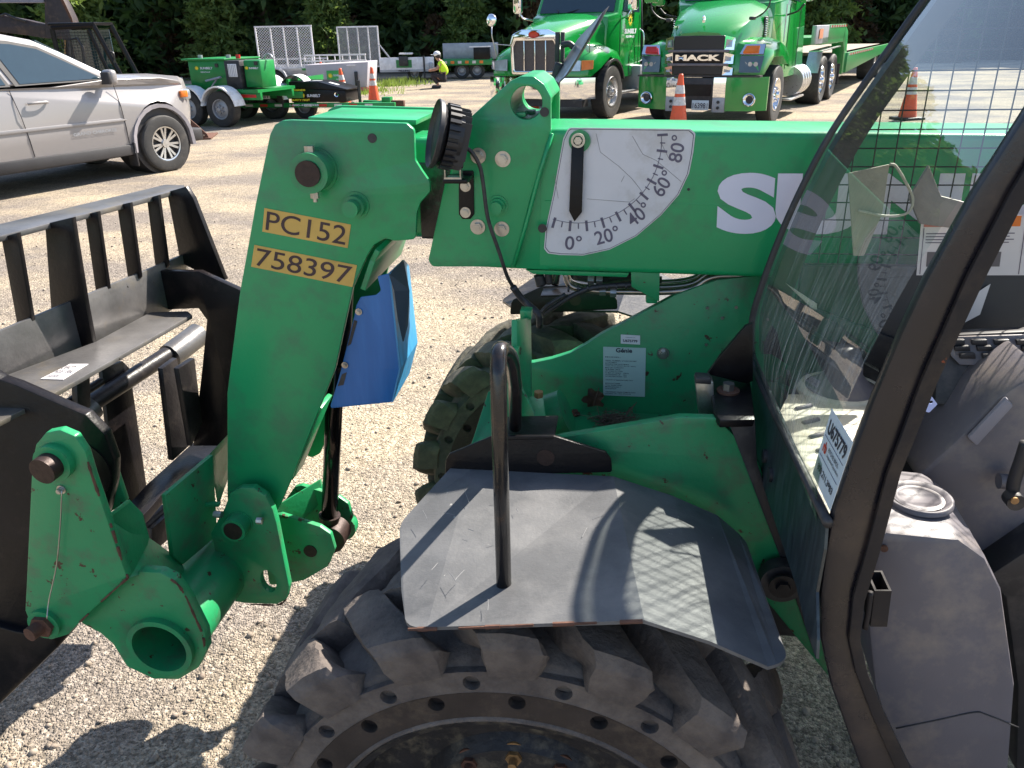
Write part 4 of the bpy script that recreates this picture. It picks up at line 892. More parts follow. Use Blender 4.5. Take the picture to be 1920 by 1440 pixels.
# lower front panel under the windscreen
zg = MX(1411, 660, prof2[0][0]).z; xp = prof2[0][0]
q = [MX(x, y, xp) for x, y in ((1410, 660), (1408, 765), (1417, 867), (1455, 985), (1493, 1100), (1510, 1175), (1530, 1235), (1532, 1200), (1530, 1110), (1545, 1030), (1549, 975))]
bm = B(); hexa(bm, q, [p+Vector((.004, 0, 0)) for p in q]); pn = obj('front_panel', bm, cabp := mat('scuffed_cab_steel', (.020, .026, .030), .33, var=.3, vs=6, dirt=(.06, .08, .085), da=.5, ds=9, bump=.04, stretch=(1, 7, 1.2)), T)
lip = [MX(x, y, xp) for x, y in ((1411, 662), (1418, 700), (1470, 815), (1553, 982))]
hose('glass_bottom_seal', [lip[0], lip[1], lip[3]], .007, dkpl, 2)
for x, y in ((1436, 855), (1447, 890)):
    c = MX(x, y, xp); bm = B(); cyl(bm, c, c+Vector((-.006, 0, 0)), .013, 18); obj('bolt', bm, dkpl, T, smooth=.5)
# mounting bracket by the chassis
slab('cab_bracket', [(1326, 702), (1350, 668), (1398, 612), (1412, 606), (1412, 715), (1400, 720)], [1.50]*6, black, (0, .012, 0))
zb = MP(1350, 745, 1.44).z; qq = zs(((1330, 702), (1405, 698), (1416, 786), (1350, 788), (1338, 770)), zb)
bm = B(); hexa(bm, qq, [p+Vector((0, 0, -.016)) for p in qq]); obj('cab_bracket', bm, black, T, bev=.003)
c = MZ(1365, 734, zb); bm = B(); cyl(bm, c, c+Vector((0, 0, .004)), .022, 24); obj('washer', bm, rust, T, smooth=.5)
bm = B(); cyl(bm, c+Vector((0, 0, .004)), c+Vector((0, 0, .018)), .0115, 6); obj('bolt', bm, steel, T, smooth=.5)
slab('mount_block', [(1303, 712), (1338, 716), (1340, 778), (1310, 778)], [1.45]*4, steel, (0, .03, 0), bev=.003)
slab('mount_block', [(1305, 708), (1334, 710), (1334, 722), (1303, 720)], [1.44]*4, dkpl, (0, .03, 0), bev=.003)
slab('cab_strut', [(1366, 792), (1416, 790), (1420, 870), (1497, 1100), (1532, 1242), (1482, 1095)], [1.35]*6, dkpl, (0, .02, 0))
c = MP(1462, 1078, 1.345); bm = B(); cyl(bm, c, c+Vector((0, -.03, 0)), .042, 28); obj('rubber_mount', bm, dkpl, T, smooth=.5)
c = MP(1467, 1098, 1.30); bm = B(); cyl(bm, c, c+Vector((0, -.005, 0)), .026, 24); cyl(bm, c, c+Vector((0, -.014, 0)), .014, 6); obj('mount_washer', bm, blackw, T, smooth=.5)
# square tube bracket on the pillar
a = [MP(x, y, .94) for x, y in ((1640, 1108), (1672, 1108), (1668, 1175), (1632, 1175))]
k = Vector((0, .045, 0)); th = .003
bm = B()
for i0, i1 in ((0, 1),): pass
f = a; g_ = [p+k for p in a]
for p, q_ in ((f[0], f[1]),): pass
w = (f[1]-f[0]).normalized()*th; dn = (f[3]-f[0])
def bx(p0, p1, p2, p3): hexa(bm, [p0, p1, p2, p3], [p0+dn, p1+dn, p2+dn, p3+dn])
y_ = Vector((0, th, 0))
bx(f[0], f[1], f[1]+y_, f[0]+y_); bx(g_[0], g_[1], g_[1]-y_, g_[0]-y_); bx(f[0]+y_, f[0]+w+y_, g_[0]+w-y_, g_[0]-y_); bx(f[1]+y_, f[1]-w+y_, g_[1]-w-y_, g_[1]-y_)
obj('square_socket', bm, rub2, T)
hose('weld_bead', [MP(x, y, .935) for x, y in ((1632, 1110), (1628, 1145), (1622, 1178))], .004, rub2)
# sticker on the glass
xs_ = xp-.004
def gs_(x, y): return MX(x, y, xs_)
bl, br, tl = gs_(1524, 888), gs_(1557, 958), gs_(1560, 766); tr = br+(tl-bl)
bm = B(); hexa(bm, [bl, br, tr, tl], [p+Vector((-.0005, 0, 0)) for p in (bl, br, tr, tl)]); stk = obj('inspection_sticker', bm, paperb := mat('sticker_paper', (.62, .70, .76), .4, var=.03), T); stk['label'] = 'white sticker on the glass reading U675779'
X = br-bl; Z = tl-bl
def st_t(s, u0_, v0, u1, v1, m, b=0): p = bl+X*u0_+Z*v0; text('print', s, p, p+X*(u1-u0_), p+Z*(v1-v0), m, stk, b, (-.0012, 0, 0))
st_t('U675779', .1, .70, .92, .90, ink, .03); st_t('rb', .12, .44, .27, .60, redpaint, .04); st_t('RITCHIE BROS.', .34, .53, .82, .59, ink, .01); st_t('Inspection/Operations', .34, .44, .9, .50, ink, .01); st_t('800.211.3983', .12, .16, .88, .26, ink, .02)
for v0 in (.37, .65):
    p = bl+X*.06+Z*v0; bm = B(); tube(bm, [p+Vector((-.001, 0, 0)), p+X*.88+Vector((-.001, 0, 0))], .0004, 4); obj('print', bm, inkp, stk)
# wire mesh guard on the boom side of the cab
dM = DF+.035; bm = B(); mw = .0375
x0m, x1m, z0m, z1m = .86, 1.95, 1.34, 2.0
def xprof(z_):
    for (xa, za), (xb, zb_) in zip(prof2, prof2[1:]):
        if za <= z_ <= zb_: return xa+(xb-xa)*(z_-za)/(zb_-za)
    return prof2[-1][0] if z_ > prof2[-1][1] else prof2[0][0]
nx_ = int((x1m-x0m)/mw)
for k in range(nx_+1):
    x = x0m+k*mw; zt_ = [z_ for z_ in np.arange(z0m, z1m, .01) if xprof(z_)+.05 <= x]
    if zt_: tube(bm, [(x, dM-DO, z0m), (x, dM-DO, max(zt_))], .0014, 5)
for k in range(int((z1m-z0m)/.034)+1):
    z_ = z0m+k*.034; tube(bm, [(max(x0m, xprof(z_)+.05), dM-DO+.003, z_), (x1m, dM-DO+.003, z_)], .0014, 5)
o = obj('wire_mesh', bm, dkpl, T); o['label'] = 'square wire mesh guard on the boom side window'; o['kind'] = 'stuff'
# cab shell
bm = B(); zr = prof2[-1][1]; box(bm, ((prof2[-1][0]+2.05)/2+.02, (DF+.93)/2-DO, zr+.02), (2.05-prof2[-1][0]+.1, DF-.93+.06, .06)); obj('cab_roof', bm, dkpl, T, bev=.02)
bm = B(); box(bm, (2.02, DF-DO, (zr+.6)/2), (.06, .06, zr-.6)); obj('rear_pillar', bm, dkpl, T)
bm = B(); box(bm, (2.02, .96-DO, (zr+.6)/2), (.06, .06, zr-.6)); obj('rear_pillar', bm, dkpl, T)
bm = B(); box(bm, (1.50, DF-DO+.012, .995), (1.28, .02, .73)); obj('cab_side_wall', bm, dkpl, T, bev=.003)
bm = B(); box(bm, (1.75, (DF+.98)/2-DO, .53), (.8, DF-.98-.04, .04)); obj('cab_floor', bm, dkpl, T, bev=.003)
bm = B(); box(bm, (2.7, (DF+.98)/2-DO+.2, .85), (1.1, 1.0, .6)); obj('unseen_rear_body', bm, green, T, bev=.03)  # out of frame, added to cast shade
bm = B(); box(bm, (1.75, 2.32-DO, .82), (1.7, .55, .60)); obj('unseen_engine_cover', bm, green, T, bev=.03)  # engine pod hidden from view, added to shade the ground beneath
# dash ledge and controls behind the windscreen
dq = zs(((1461, 772), (1478, 738), (1668, 742), (1640, 850), (1572, 968), (1556, 968)), zg-.012)
bm = B(); hexa(bm, dq, [p+Vector((0, 0, -.02)) for p in dq]); dl = obj('dash_ledge', bm, cream, T, bev=.003)  # cream colour stands in for sunlight on a grey ledge
for k in range(5):
    c = MZ(1490+k*13, 762+k*26, zg-.011); bm = B(); tube(bm, [c+Vector((0, -.012, 0)), c+Vector((.03, .006, 0))], .0045, 6); obj('dash_vent', bm, greyp, dl, smooth=3)
a = MP(1470, 690, 1.56); b = MP(1760, 690, 1.56); qq = [a, b, b+Vector((0, 0, -.12)), a+Vector((0, 0, -.12))]
c = MZ(1576, 736, zg-.02); bm = B(); lathe(bm, [(0, .095), (.02, .092), (.030, .07), (.034, .04), (.05, .02), (.066, .010), (.070, .0)], 'z', 32, c); obj('column_boot', bm, greyp, T, smooth=3)
bm = B(); lathe(bm, [(.066, .012), (.076, .012), (.080, .0)], 'z', 32, c); obj('boot_ring', bm, cream, T, smooth=3)
for q in (((1474, 532), (1532, 570), (1532, 588)), ((1503, 602), (1560, 640), (1563, 652), (1505, 618)), ((1568, 645), (1648, 690), (1650, 700), (1570, 655))):
    mplate('torn_trim', list(q), 1.585, .006, cream, T, rad=0)
slab('inner_side_panel', [(1440, 660), (1500, 700), (1680, 700), (1690, 640), (1480, 560)], [1.585]*5, dkpl, (0, .006, 0))
# paper pocket and torn tags hanging inside
slab('paper_pocket', [(1590, 325), (1668, 308), (1655, 400), (1620, 480), (1600, 480)], [1.56]*5, mat('dusty_paper', (.34, .32, .26), .7, var=.25), (0, .004, 0))
slab('dusty_bag', [(1705, 372), (1742, 310), (1765, 368), (1812, 380), (1800, 430), (1725, 420)], [1.56]*6, mat('dusty_film', (.28, .25, .24), .6, var=.25), (0, .01, 0))
hose('string', [MP(x, y, 1.55) for x, y in ((1668, 308), (1680, 312), (1700, 345), (1712, 375), (1700, 400), (1660, 405), (1610, 395))], .0025, cream)
# warning decals and switch panel on the cab wall
wr = flab('warning_decal', ((1718, 516), (2000, 516), (1728, 405)), 1.603, white, [('DANGER', .07, .85, .25, .96, redm, .03)], lab='white warning decal sheet reading DANGER in red')
bl, br, tl = [MP(x, y, 1.602) for x, y in ((1718, 516), (2000, 516), (1728, 405))]
def wd(u0_, v0, u1, v1, m, dy=.0012): 
    X = br-bl; Z = tl-bl; p = [bl+X*u0_+Z*v0, bl+X*u1+Z*v0, bl+X*u1+Z*v1, bl+X*u0_+Z*v1]; bm = B(); hexa(bm, [q+Vector((0, -dy, 0)) for q in p], [q+Vector((0, -dy+.0005, 0)) for q in p]); obj('print', bm, m, wr)
for k in range(3):
    x = .02+k*.33; wd(x, .82, x+.30, .99, mat('pink_header', (.45, .16, .13), .5) if k == 0 else amber)
    for j in range(4): wd(x+.02, .70-.05*j, x+.27-.03*(j % 2), .715-.05*j, inkp)
    wd(x, .02, x+.005, .8, inkp); wd(x+.04, .15, x+.2, .4, greyp)
text('print', 'DANGER', bl+(br-bl)*.07+(tl-bl)*.86, bl+(br-bl)*.27+(tl-bl)*.86, bl+(br-bl)*.07+(tl-bl)*.96, white, wr, .03, (0, -.003, 0))
slab('torn_decal', [(1806, 602), (1815, 560), (1858, 532), (1838, 590), (1800, 610)], [1.595]*5, white, (0, .002, 0))
sw = [(1775, 636), (1960, 630), (1960, 700), (1800, 686)]
slab('switch_panel', [(1762, 628), (1970, 618), (1970, 770), (1752, 760)], [1.44, 1.44, 1.38, 1.38], dkpl, (0, .05, -.01), bev=.006)
slab('switch_plate', [(1776, 632), (1970, 626), (1970, 690), (1800, 684), (1784, 668)], [1.435, 1.435, 1.405, 1.405, 1.41], greyp, (0, .004, 0), bev=.001)
for r_, (y0_, ds_) in enumerate(((642, 1.428), (654, 1.422), (668, 1.412))):
    for k in range(4):
        x = 1795+k*42+r_*10; slab('rocker_switch', [(x-14, y0_-4), (x+14, y0_-5), (x+15, y0_+5), (x-14, y0_+5)], [ds_-.006]*4, dkpl, (0, .008, 0), bev=.001)
# steering column cover, console, lever
slab('column_cover', [(1722, 905), (1722, 890), (1790, 830), (1870, 748), (1960, 690), (1990, 980), (1935, 1040), (1850, 1075), (1800, 985), (1745, 908)], [1.28]*10, greyp, (.0, .14, 0), bev=.018)
slab('cover_recess', [(1815, 822), (1888, 745), (1902, 762), (1832, 838)], [1.268]*4, mat('grey_recess', (.22, .21, .24), .5), (0, .01, 0), bev=.004)
cf = [(1642, 1012), (1662, 998), (1800, 1012), (1850, 1048), (1880, 1110), (1905, 1290), (1892, 1460), (1700, 1480), (1640, 1290), (1625, 1150)]
slab('console', cf, [1.05]*len(cf), greyp, (.01, .20, .0), bev=.05, )
c = MZ(1722, 935, MP(1662, 998, 1.05).z+.001); Q = Matrix.Identity(4)
bm = B(); lathe(bm, [(.038, 0), (.046, .006), (.050, .005), (.051, -.002)], 'z', 36); lathe(bm, [(0, .002), (.03, .002), (.032, .005), (.035, .002), (.038, .002)], 'z', 36); bmesh.ops.transform(bm, matrix=Matrix.Translation(c) @ Q, verts=bm.verts); obj('cup_holder_ring', bm, greyp, T, smooth=3)
c = MP(1657, 1027, 1.048); bm = B(); cyl(bm, c, c+Vector((0, -.004, 0)), .0055, 12); obj('rusty_screw', bm, rust, T)
hose('panel_seam', [MP(x, y, 1.049) for x, y in ((1680, 1366), (1760, 1350), (1825, 1336), (1850, 1340), (1910, 1364))], .0012, dkpl)
hose('lever', [MP(x, y, 1.2) for x, y in ((1925, 830), (1915, 862), (1902, 900), (1898, 925))], .010, dkpl)
c = MP(1900, 936, 1.19); bm = B(); cyl(bm, c+Vector((0, .01, 0)), c+Vector((0, -.012, 0)), .014, 20); obj('lever_pivot', bm, dkpl, T, smooth=.5)
c = MP(1902, 938, 1.175); bm = B(); cyl(bm, c, c+Vector((0, -.003, 0)), .006, 16); obj('pivot_screw', bm, brassy, T, smooth=.5)
c = MP(1872, 902, 1.25); bm = B(); cyl(bm, c, c+Vector((.03, 0, .0)), .013, 16); obj('lever_bush', bm, greyp, T, smooth=.5)
tg = fillet(pxl([(1730, 752), (1746, 742), (1758, 758), (1742, 774), (1732, 770)], 1.24), .003); c = MP(1746, 754, 1.24)
o = plate('blue_tag', [tg, circ2((c.x, c.z), .0028, 14)], 1.24-DO, 1.24-DO+.001, mat('pale_blue_tag', (.42, .50, .85), .4, var=.03), T, 0)

slab('seat_base', [(1840, 1090), (1960, 1010), (1990, 1450), (1905, 1450), (1908, 1290), (1885, 1120)], [1.22]*6, dkpl, (0, .2, 0), bev=.01)
# ================================================================ background
def fr(name, label, cat, gpt, heading, group=None, z=0):
    """thing standing at a ground point, local +x pointing along heading (radians from +X)"""
    return thing(name, label, cat, (gpt[0], gpt[1], z), heading, group)
def bxo(name, c, s, m, par, bev=.0, rot=None, lab=None):
    bm = B(); box(bm, c, s, rot); o = obj(name, bm, m, par, bev=bev)
    if lab: o['label'] = lab
    return o
def prism(name, poly, y0, y1, m, par, bev=0, seg=2):
    """x,z outline pushed along y"""
    bm = B(); hexa(bm, [(p[0], y0, p[1]) for p in poly], [(p[0], y1, p[1]) for p in poly]); return obj(name, bm, m, par, bev=bev, seg=seg)
def loft(name, rings, m, par, smooth=.6, caps=True):
    bm = B(); R_ = [[bm.verts.new(p) for p in r] for r in rings]
    for a, b in zip(R_, R_[1:]):
        for k in range(len(a)): bm.faces.new((a[k], a[(k+1) % len(a)], b[(k+1) % len(a)], b[k]))
    if caps: bm.faces.new(R_[0][::-1]); bm.faces.new(R_[-1])
    bmesh.ops.recalc_face_normals(bm, faces=bm.faces); return obj(name, bm, m, par, smooth=smooth)
def road_wheel(par, c, r, w, side, rimr, rm, spokes=0, hub=None, nuts=0, name='wheel', deep=.03, tm=None):
    """side -1: outer face towards -y"""
    o = link(bpy.data.objects.new(name, None), par); o.location = c; o.empty_display_size = .1
    bm = B(); h = w/2
    lathe(bm, [(rimr, -h*.86), (rimr+.012, -h*.95), (r*.86, -h*1.02), (r*.96, -h*.95), (r, -h*.78), (r, h*.78), (r*.96, h*.95), (r*.86, h), (rimr, h*.86)], n=40)
    for k in (-.5, 0, .5): lathe(bm, [(r*1.001, h*k-.006), (r*.985, h*k), (r*1.001, h*k+.006)], n=40)
    obj('tyre', bm, tm or tyrem, o, smooth=.5)
    bm = B(); s = side; f = s*h*.86
    lathe(bm, [(rimr+.004, f), (rimr, f+s*.008), (rimr*.92, f+s*.004), (rimr*.88, f-s*deep), (rimr*.84, f-s*deep*2)], n=40)
    if spokes:
        lathe(bm, [(rimr*.86, f-s*deep*2), (0, f-s*deep*2.2)], n=30)
    else:
        lathe(bm, [(rimr*.84, f-s*deep*2), (rimr*.6, f-s*deep*1.2), (rimr*.45, f-s*deep*.8), (rimr*.3, f-s*deep*.7), (rimr*.28, f+s*.02), (0, f+s*.02)], n=32)
    obj('rim', bm, rm if not spokes else suvtrim, o, smooth=.6)
    if spokes:
        bm = B(); lathe(bm, [(rimr+.004, f), (rimr, f+s*.01), (rimr*.93, f+s*.006), (rimr*.9, f-s*.02)], n=40)
        for k in range(spokes):
            for dv in (-.16, .16):
                a = k*2*PI/spokes; a2 = a+dv
                p0 = Vector((math.sin(a+dv*.5)*rimr*.16, f-s*.018, math.cos(a+dv*.5)*rimr*.16)); p1 = Vector((math.sin(a2)*rimr*.93, f-s*.004, math.cos(a2)*rimr*.93))
                t = (p1-p0).normalized(); n = Vector((0, 1, 0)).cross(t)*rimr*.058; d = Vector((0, -s*.03, 0))
                hexa(bm, [p0-n, p0+n, p1+n*1.2, p1-n*1.2], [p0-n+d, p0+n+d, p1+n*1.2+d, p1-n*1.2+d])
        cyl(bm, (0, f-s*.03, 0), (0, f+s*.0, 0), rimr*.24, 20)
        obj('spokes', bm, rm, o, smooth=.5)
    if nuts:
        bm = B()
        for k in range(nuts):
            a = k*2*PI/nuts; p = Vector((math.sin(a)*rimr*.42, f-s*deep*.8, math.cos(a)*rimr*.42)); cyl(bm, p, p+Vector((0, s*.05, 0)), .018, 6)
        cyl(bm, (0, f, 0), (0, f+s*.06, 0), rimr*.24, 16, rimr*.2)
        nb = obj('wheel_nuts', bm, rm, o, smooth=.5); nb['kind'] = 'stuff'
    return o
# ---------------------------------------------------------------- silver car
hd = math.radians(59); g = G(303, 322)
# near front wheel centre at local (1.46, -.80)
cs, sn = math.cos(hd), math.sin(hd); ox, oy = g.x-(1.46*cs+.80*sn)+.0, g.y-(1.46*sn-.80*cs)
oy += .12
CAR = fr('silver_car', 'silver four wheel drive family car parked at the left edge with dark trim', 'car', (ox, oy), hd)
hw = .93
def arch(cx, r, z0): return [(cx+r*math.cos(a), z0+r*math.sin(a)) for a in np.linspace(PI, 0, 13)]
lower = [(-2.2, .50), (-1.96, .42)] + arch(-1.46, .47, .42) + [(-.98, .40), (.95, .40)] + arch(1.46, .47, .42) + [(1.96, .45), (2.22, .50), (2.28, .75), (2.27, .98), (2.23, 1.06)]
topl = [(2.13, 1.10), (1.6, 1.155), (.98, 1.17), (.9, 1.18), (0, 1.13), (-1.2, 1.16), (-2.2, 1.2)]
def section_body():
    bm = B(); P_ = lower+topl; n = len(P_); rings = []
    for y, k, zk in ((-hw, .0, 0), (-hw-.0, 0, 0)): pass
    def ring(y, f):
        out = []
        for (x, z_) in P_:
            xx = x*(1-.0*f); zz = z_
            if x > 1.9: xx = 1.9+(x-1.9)*(1-.55*f)
            out.append(bm.verts.new((xx, y, zz)))
        return out
    # side: lower body bulges at z .6-.95, narrows above beltline
    def yw(z_): return hw-.055*max(0, (z_-.86))/.3-.03*max(0, .62-z_)/.25
    def sring(sgn): return [bm.verts.new((x if x < 1.9 else 1.9+(x-1.9)*.35, sgn*(yw(z_) if x < 1.6 else yw(z_)-(x-1.6)*.16), z_)) for x, z_ in P_]
    A = sring(-1); C_ = sring(1); m_ = ring(0, 0); q1 = ring(-.6, .12); q2 = ring(.6, .12)
    for v_ in q1+q2: pass
    for v_ in m_:
        if v_.co.z > 1.0 and v_.co.x > .9: v_.co.z += .035
    for v_ in q1+q2:
        if v_.co.z > 1.0 and v_.co.x > .9: v_.co.z += .045
    R_ = [A, q1, m_, q2, C_]
    for a, b in zip(R_, R_[1:]):
        for k in range(n): bm.faces.new((a[k], a[(k+1) % n], b[(k+1) % n], b[k]))
    bmesh.ops.triangle_fill  # noqa
    for L_ in (A, C_):
        es = [bm.edges.get((L_[k], L_[(k+1) % n])) for k in range(n)]; bmesh.ops.triangle_fill(bm, edges=es, use_beauty=True)
    bmesh.ops.recalc_face_normals(bm, faces=bm.faces)
    es = [e for e in bm.edges if len(e.link_faces) == 2 and e.calc_face_angle(0) > .9 and all(v_.co.z > .9 for v_ in e.verts)]
    bmesh.ops.bevel(bm, geom=es, offset=.05, segments=3, profile=.6, affect='EDGES', clamp_overlap=True)
    return bm
bd = obj('body', section_body(), silver, CAR, smooth=.5)
# character crease and lower band on the side
def sidey(z_, x=0): return -(hw-.055*max(0, (z_-.86))/.3-.03*max(0, .62-z_)/.25)
prism('side_crease', [(-2.1, .70), (.86, .70), (.93, .715), (.84, .735), (-2.1, .745)], sidey(.7)-.012, sidey(.7)+.02, silver, CAR, .006)
prism('sill_cladding', [(-1.0, .30), (.98, .30), (.96, .43), (-.99, .43)], -hw+.0, -hw+.1, suvtrim, CAR, .02)
prism('under_body', [(-2.1, .28), (2.0, .28), (2.0, .5), (-2.1, .5)], -.78, .78, suvtrim, CAR)
gh = [(1.02, 1.15), (.30, 1.50), (.02, 1.62), (-.35, 1.69), (-1.0, 1.71), (-2.0, 1.66), (-2.3, 1.2)]
rings = []
for sgn, f in ((-1, 0), (1, 0)): pass
bm = B(); A = [bm.verts.new((x, -(.86-.235*max(0, (z_-1.13))/.57), z_)) for x, z_ in gh]; C_ = [bm.verts.new((v_.co.x, -v_.co.y, v_.co.z)) for v_ in A]
n = len(gh)
for k in range(n): bm.faces.new((A[k], A[(k+1) % n], C_[(k+1) % n], C_[k]))
bm.faces.new(A); bm.faces.new(C_); bmesh.ops.recalc_face_normals(bm, faces=bm.faces)
es = [e for e in bm.edges if e.calc_face_angle(0) > .5]; bmesh.ops.bevel(bm, geom=es, offset=.035, segments=3, profile=.6, affect='EDGES', clamp_overlap=True)
obj('cabin', bm, silver, CAR, smooth=.6)
def sq(pts, m, name, th=.008, off=.004):
    bm = B(); f = lambda x, z_, o_: (x, -(.86-.235*(z_-1.13)/.57)-o_, z_)
    hexa(bm, [f(x, z_, off) for x, z_ in pts], [f(x, z_, off+th) for x, z_ in pts]); return obj(name, bm, m, CAR)
sq([(.80, 1.175), (.62, 1.26), (.30, 1.43), (.05, 1.55), (-.3, 1.615), (-.62, 1.635), (-.42, 1.165)], suvtrim, 'window_frame')
sq([(.74, 1.19), (.57, 1.27), (.28, 1.41), (.03, 1.525), (-.27, 1.58), (-.52, 1.595), (-.36, 1.185)], tint, 'front_window', .004, .013)
sq([(-.68, 1.635), (-1.4, 1.63), (-1.5, 1.17), (-.48, 1.165)], suvtrim, 'window_frame')
sq([(-.68, 1.59), (-1.35, 1.59), (-1.42, 1.19), (-.53, 1.185)], tint, 'rear_window', .004, .013)
bm = B(); ws = [(.97, -.70, 1.18), (.97, .70, 1.18), (.10, .60, 1.60), (.10, -.60, 1.60)]; n_ = Vector((.5, 0, .85))*.02; hexa(bm, [Vector(p) for p in ws], [Vector(p)+n_ for p in ws]); obj('windscreen', bm, tint, CAR)
for x0, x1 in ((-.52, -.44), (.86, .90)):
    bm = B(); pts = [(x0+.0, sidey(z_)-.002, z_) for z_ in (1.13, 1.0, .86, .62, .44)]; pts = [(x0+(1.13-p[2])*(x1-x0)/.6, p[1], p[2]) for p in pts]; tube(bm, pts, .005, 5); obj('door_seam', bm, suvtrim, CAR)
bm = B(); tube(bm, smoothpath([(-.36, sidey(.98)-.01, .985), (-.30, sidey(.98)-.035, .99), (-.16, sidey(.98)-.035, .99), (-.10, sidey(.98)-.008, .985)]), .014, 8); obj('door_handle', bm, silver, CAR, smooth=3)
bm = B(); box(bm, (.74, -1.02, 1.20), (.12, .20, .17)); o = obj('wing_mirror', bm, silver, CAR, bev=.045, seg=3); bxo('mirror_housing', (.68, -1.03, 1.195), (.05, .17, .14), suvtrim, CAR, .02); bxo('mirror_foot', (.76, -.90, 1.14), (.08, .10, .04), suvtrim, CAR, .01)
for cx in (1.46, -1.46):
    bm = B(); P_ = arch(cx, .505, .42); Q_ = arch(cx, .455, .42)
    P_ = [(cx+.515, .32)]+P_[::-1]+[(cx-.515, .32)]; Q_ = [(cx+.465, .32)]+Q_[::-1]+[(cx-.465, .32)]
    for (a, b), (c_, d) in zip(zip(P_, P_[1:]), zip(Q_, Q_[1:])):
        hexa(bm, [(a[0], -hw-.018, a[1]), (b[0], -hw-.018, b[1]), (d[0], -hw-.012, d[1]), (c_[0], -hw-.012, c_[1])], [(a[0], -hw+.08, a[1]), (b[0], -hw+.08, b[1]), (d[0], -hw+.08, d[1]), (c_[0], -hw+.08, c_[1])])
    obj('arch_trim', bm, silver if cx > 9 else mat('grey_arch_trim', (.30, .28, .30), .4), CAR)
    bm = B(); cyl(bm, (cx, -.88, .42), (cx, -.45, .42), .47, 28); 
    obj('wheel_well', bm, suvtrim, CAR)
    bxo('mud_flap', (cx-.50, -.86, .30), (.03, .18, .32), suvtrim, CAR, .012)
    road_wheel(CAR, (cx, -.84, .385), .385, .25, -1, .235, alu, spokes=7)
    road_wheel(CAR, (cx, .84, .385), .385, .25, 1, .235, alu)
bxo('headlight', (2.03, -.74, .93), (.20, .18, .13), amber if False else lampg, CAR, .03); bxo('side_marker', (1.98, -.845, .94), (.12, .05, .08), amber, CAR, .01)
bxo('bumper_end', (2.12, -.72, .42), (.22, .2, .16), suvtrim, CAR, .03)
text('badge_lettering', 'GRAND CHEROKEE', (.12, sidey(.63)-.006, .60), (.74, sidey(.63)-.006, .60), (.12, sidey(.63)-.006, .635), galv, CAR, .02)
# ---------------------------------------------------------------- cones
def cone(g, s, label, lean=0, group='orange traffic cones standing in the yard'):
    t = thing('traffic_cone', label, 'traffic cone', (g.x, g.y, 0), .3, group); t.scale = (s, s, s); t.rotation_euler = (0, lean, .3)
    if 'base' in CN:
        for nm in ('base', 'cone_body', 'upper_band', 'lower_band', 'tip'): link(bpy.data.objects.new(nm, CN[nm]), t)
        return t
    bm = B(); box(bm, (0, 0, .02), (.36, .36, .04)); CN['base'] = obj('base', bm, dkpl, t, bev=.01).data
    def fr_(z0, z1, e=0): r = lambda z_: .135-.105*z_/.71; return [(r(z0)+e, z0), (r(z1)+e, z1)]
    for nm, z0, z1, m, e in (('cone_body', .03, .71, orange, 0), ('lower_band', .36, .46, reflw, .003), ('upper_band', .50, .60, reflw, .003)):
        bm = B(); lathe(bm, fr_(z0, z1, e), 'z', 28); CN[nm] = obj(nm, bm, m, t, smooth=3).data
    bm = B(); lathe(bm, [(.030, .71), (.026, .73), (0, .732)], 'z', 20); CN['tip'] = obj('tip', bm, orange, t, smooth=3).data
    return t
CN = {}
cone(G(702, 193), 1.25, 'rightmost orange cone of the three beside the grey trailer', .0)
cone(G(648, 196), 1.25, 'middle orange cone of the three, leaning in front of the sign', -.06)
cone(G(607, 172), 1.25, 'leftmost orange cone of the three, half hidden behind the black box', .0)
cone(G(1270, 252), 1.38, 'orange cone in front of the grille of the right truck', .0)
cone(G(1000, 224), 1.22, 'orange cone seen through the round hole of the boom ear', .0)
cone(G(1700, 224), 1.3, 'orange cone seen through the cab windscreen', .0)
# ---------------------------------------------------------------- trucks
def quadp(name, P_, m, par, th=(.01, 0, 0)):
    bm = B(); hexa(bm, [Vector(p) for p in P_], [Vector(p)+Vector(th) for p in P_]); return obj(name, bm, m, par)
hT = math.radians(-120)           # heading of both trucks, towards the camera and left
def place_at(px, py, lx, ly, h):
    g = G(px, py); return (g.x-(lx*math.cos(h)-ly*math.sin(h)), g.y-(lx*math.sin(h)+ly*math.cos(h)))
# left truck: local +x forward, +y its left side (right in the picture), front axle at x=-1.1
pl = place_at(1135, 221, -1.15, 1.05, hT)
TA = fr('left_lorry', 'green lorry with chrome barred grille and wide chrome bumper, left of the two lorries', 'truck', pl, hT); TA.name = 'conventional_truck'
# bumper curved
def curved(name, y0, y1, z0, z1, m, par, x0=0, curve=.16, n=12, th=.04):
    bm = B(); ys_ = np.linspace(y0, y1, n); fx = lambda y: x0-curve*(abs(y)/1.25)**3.2*2.2
    rings = [[(fx(y), y, z0), (fx(y)+.015, y, (z0+z1)/2), (fx(y), y, z1), (fx(y)-th, y, z1), (fx(y)-th, y, z0)] for y in ys_]
    R_ = [[bm.verts.new(p) for p in r] for r in rings]
    for a, b in zip(R_, R_[1:]):
        for k in range(5): bm.faces.new((a[k], a[(k+1) % 5], b[(k+1) % 5], b[k]))
    bm.faces.new(R_[0][::-1]); bm.faces.new(R_[-1]); bmesh.ops.recalc_face_normals(bm, faces=bm.faces); return obj(name, bm, m, par, smooth=.7)
curved('bumper', -1.22, 1.22, .46, .86, chrome, TA, .12, n=24)
bxo('bumper_underside', (-.1, 0, .38), (.3, 2.1, .14), dkpl, TA)
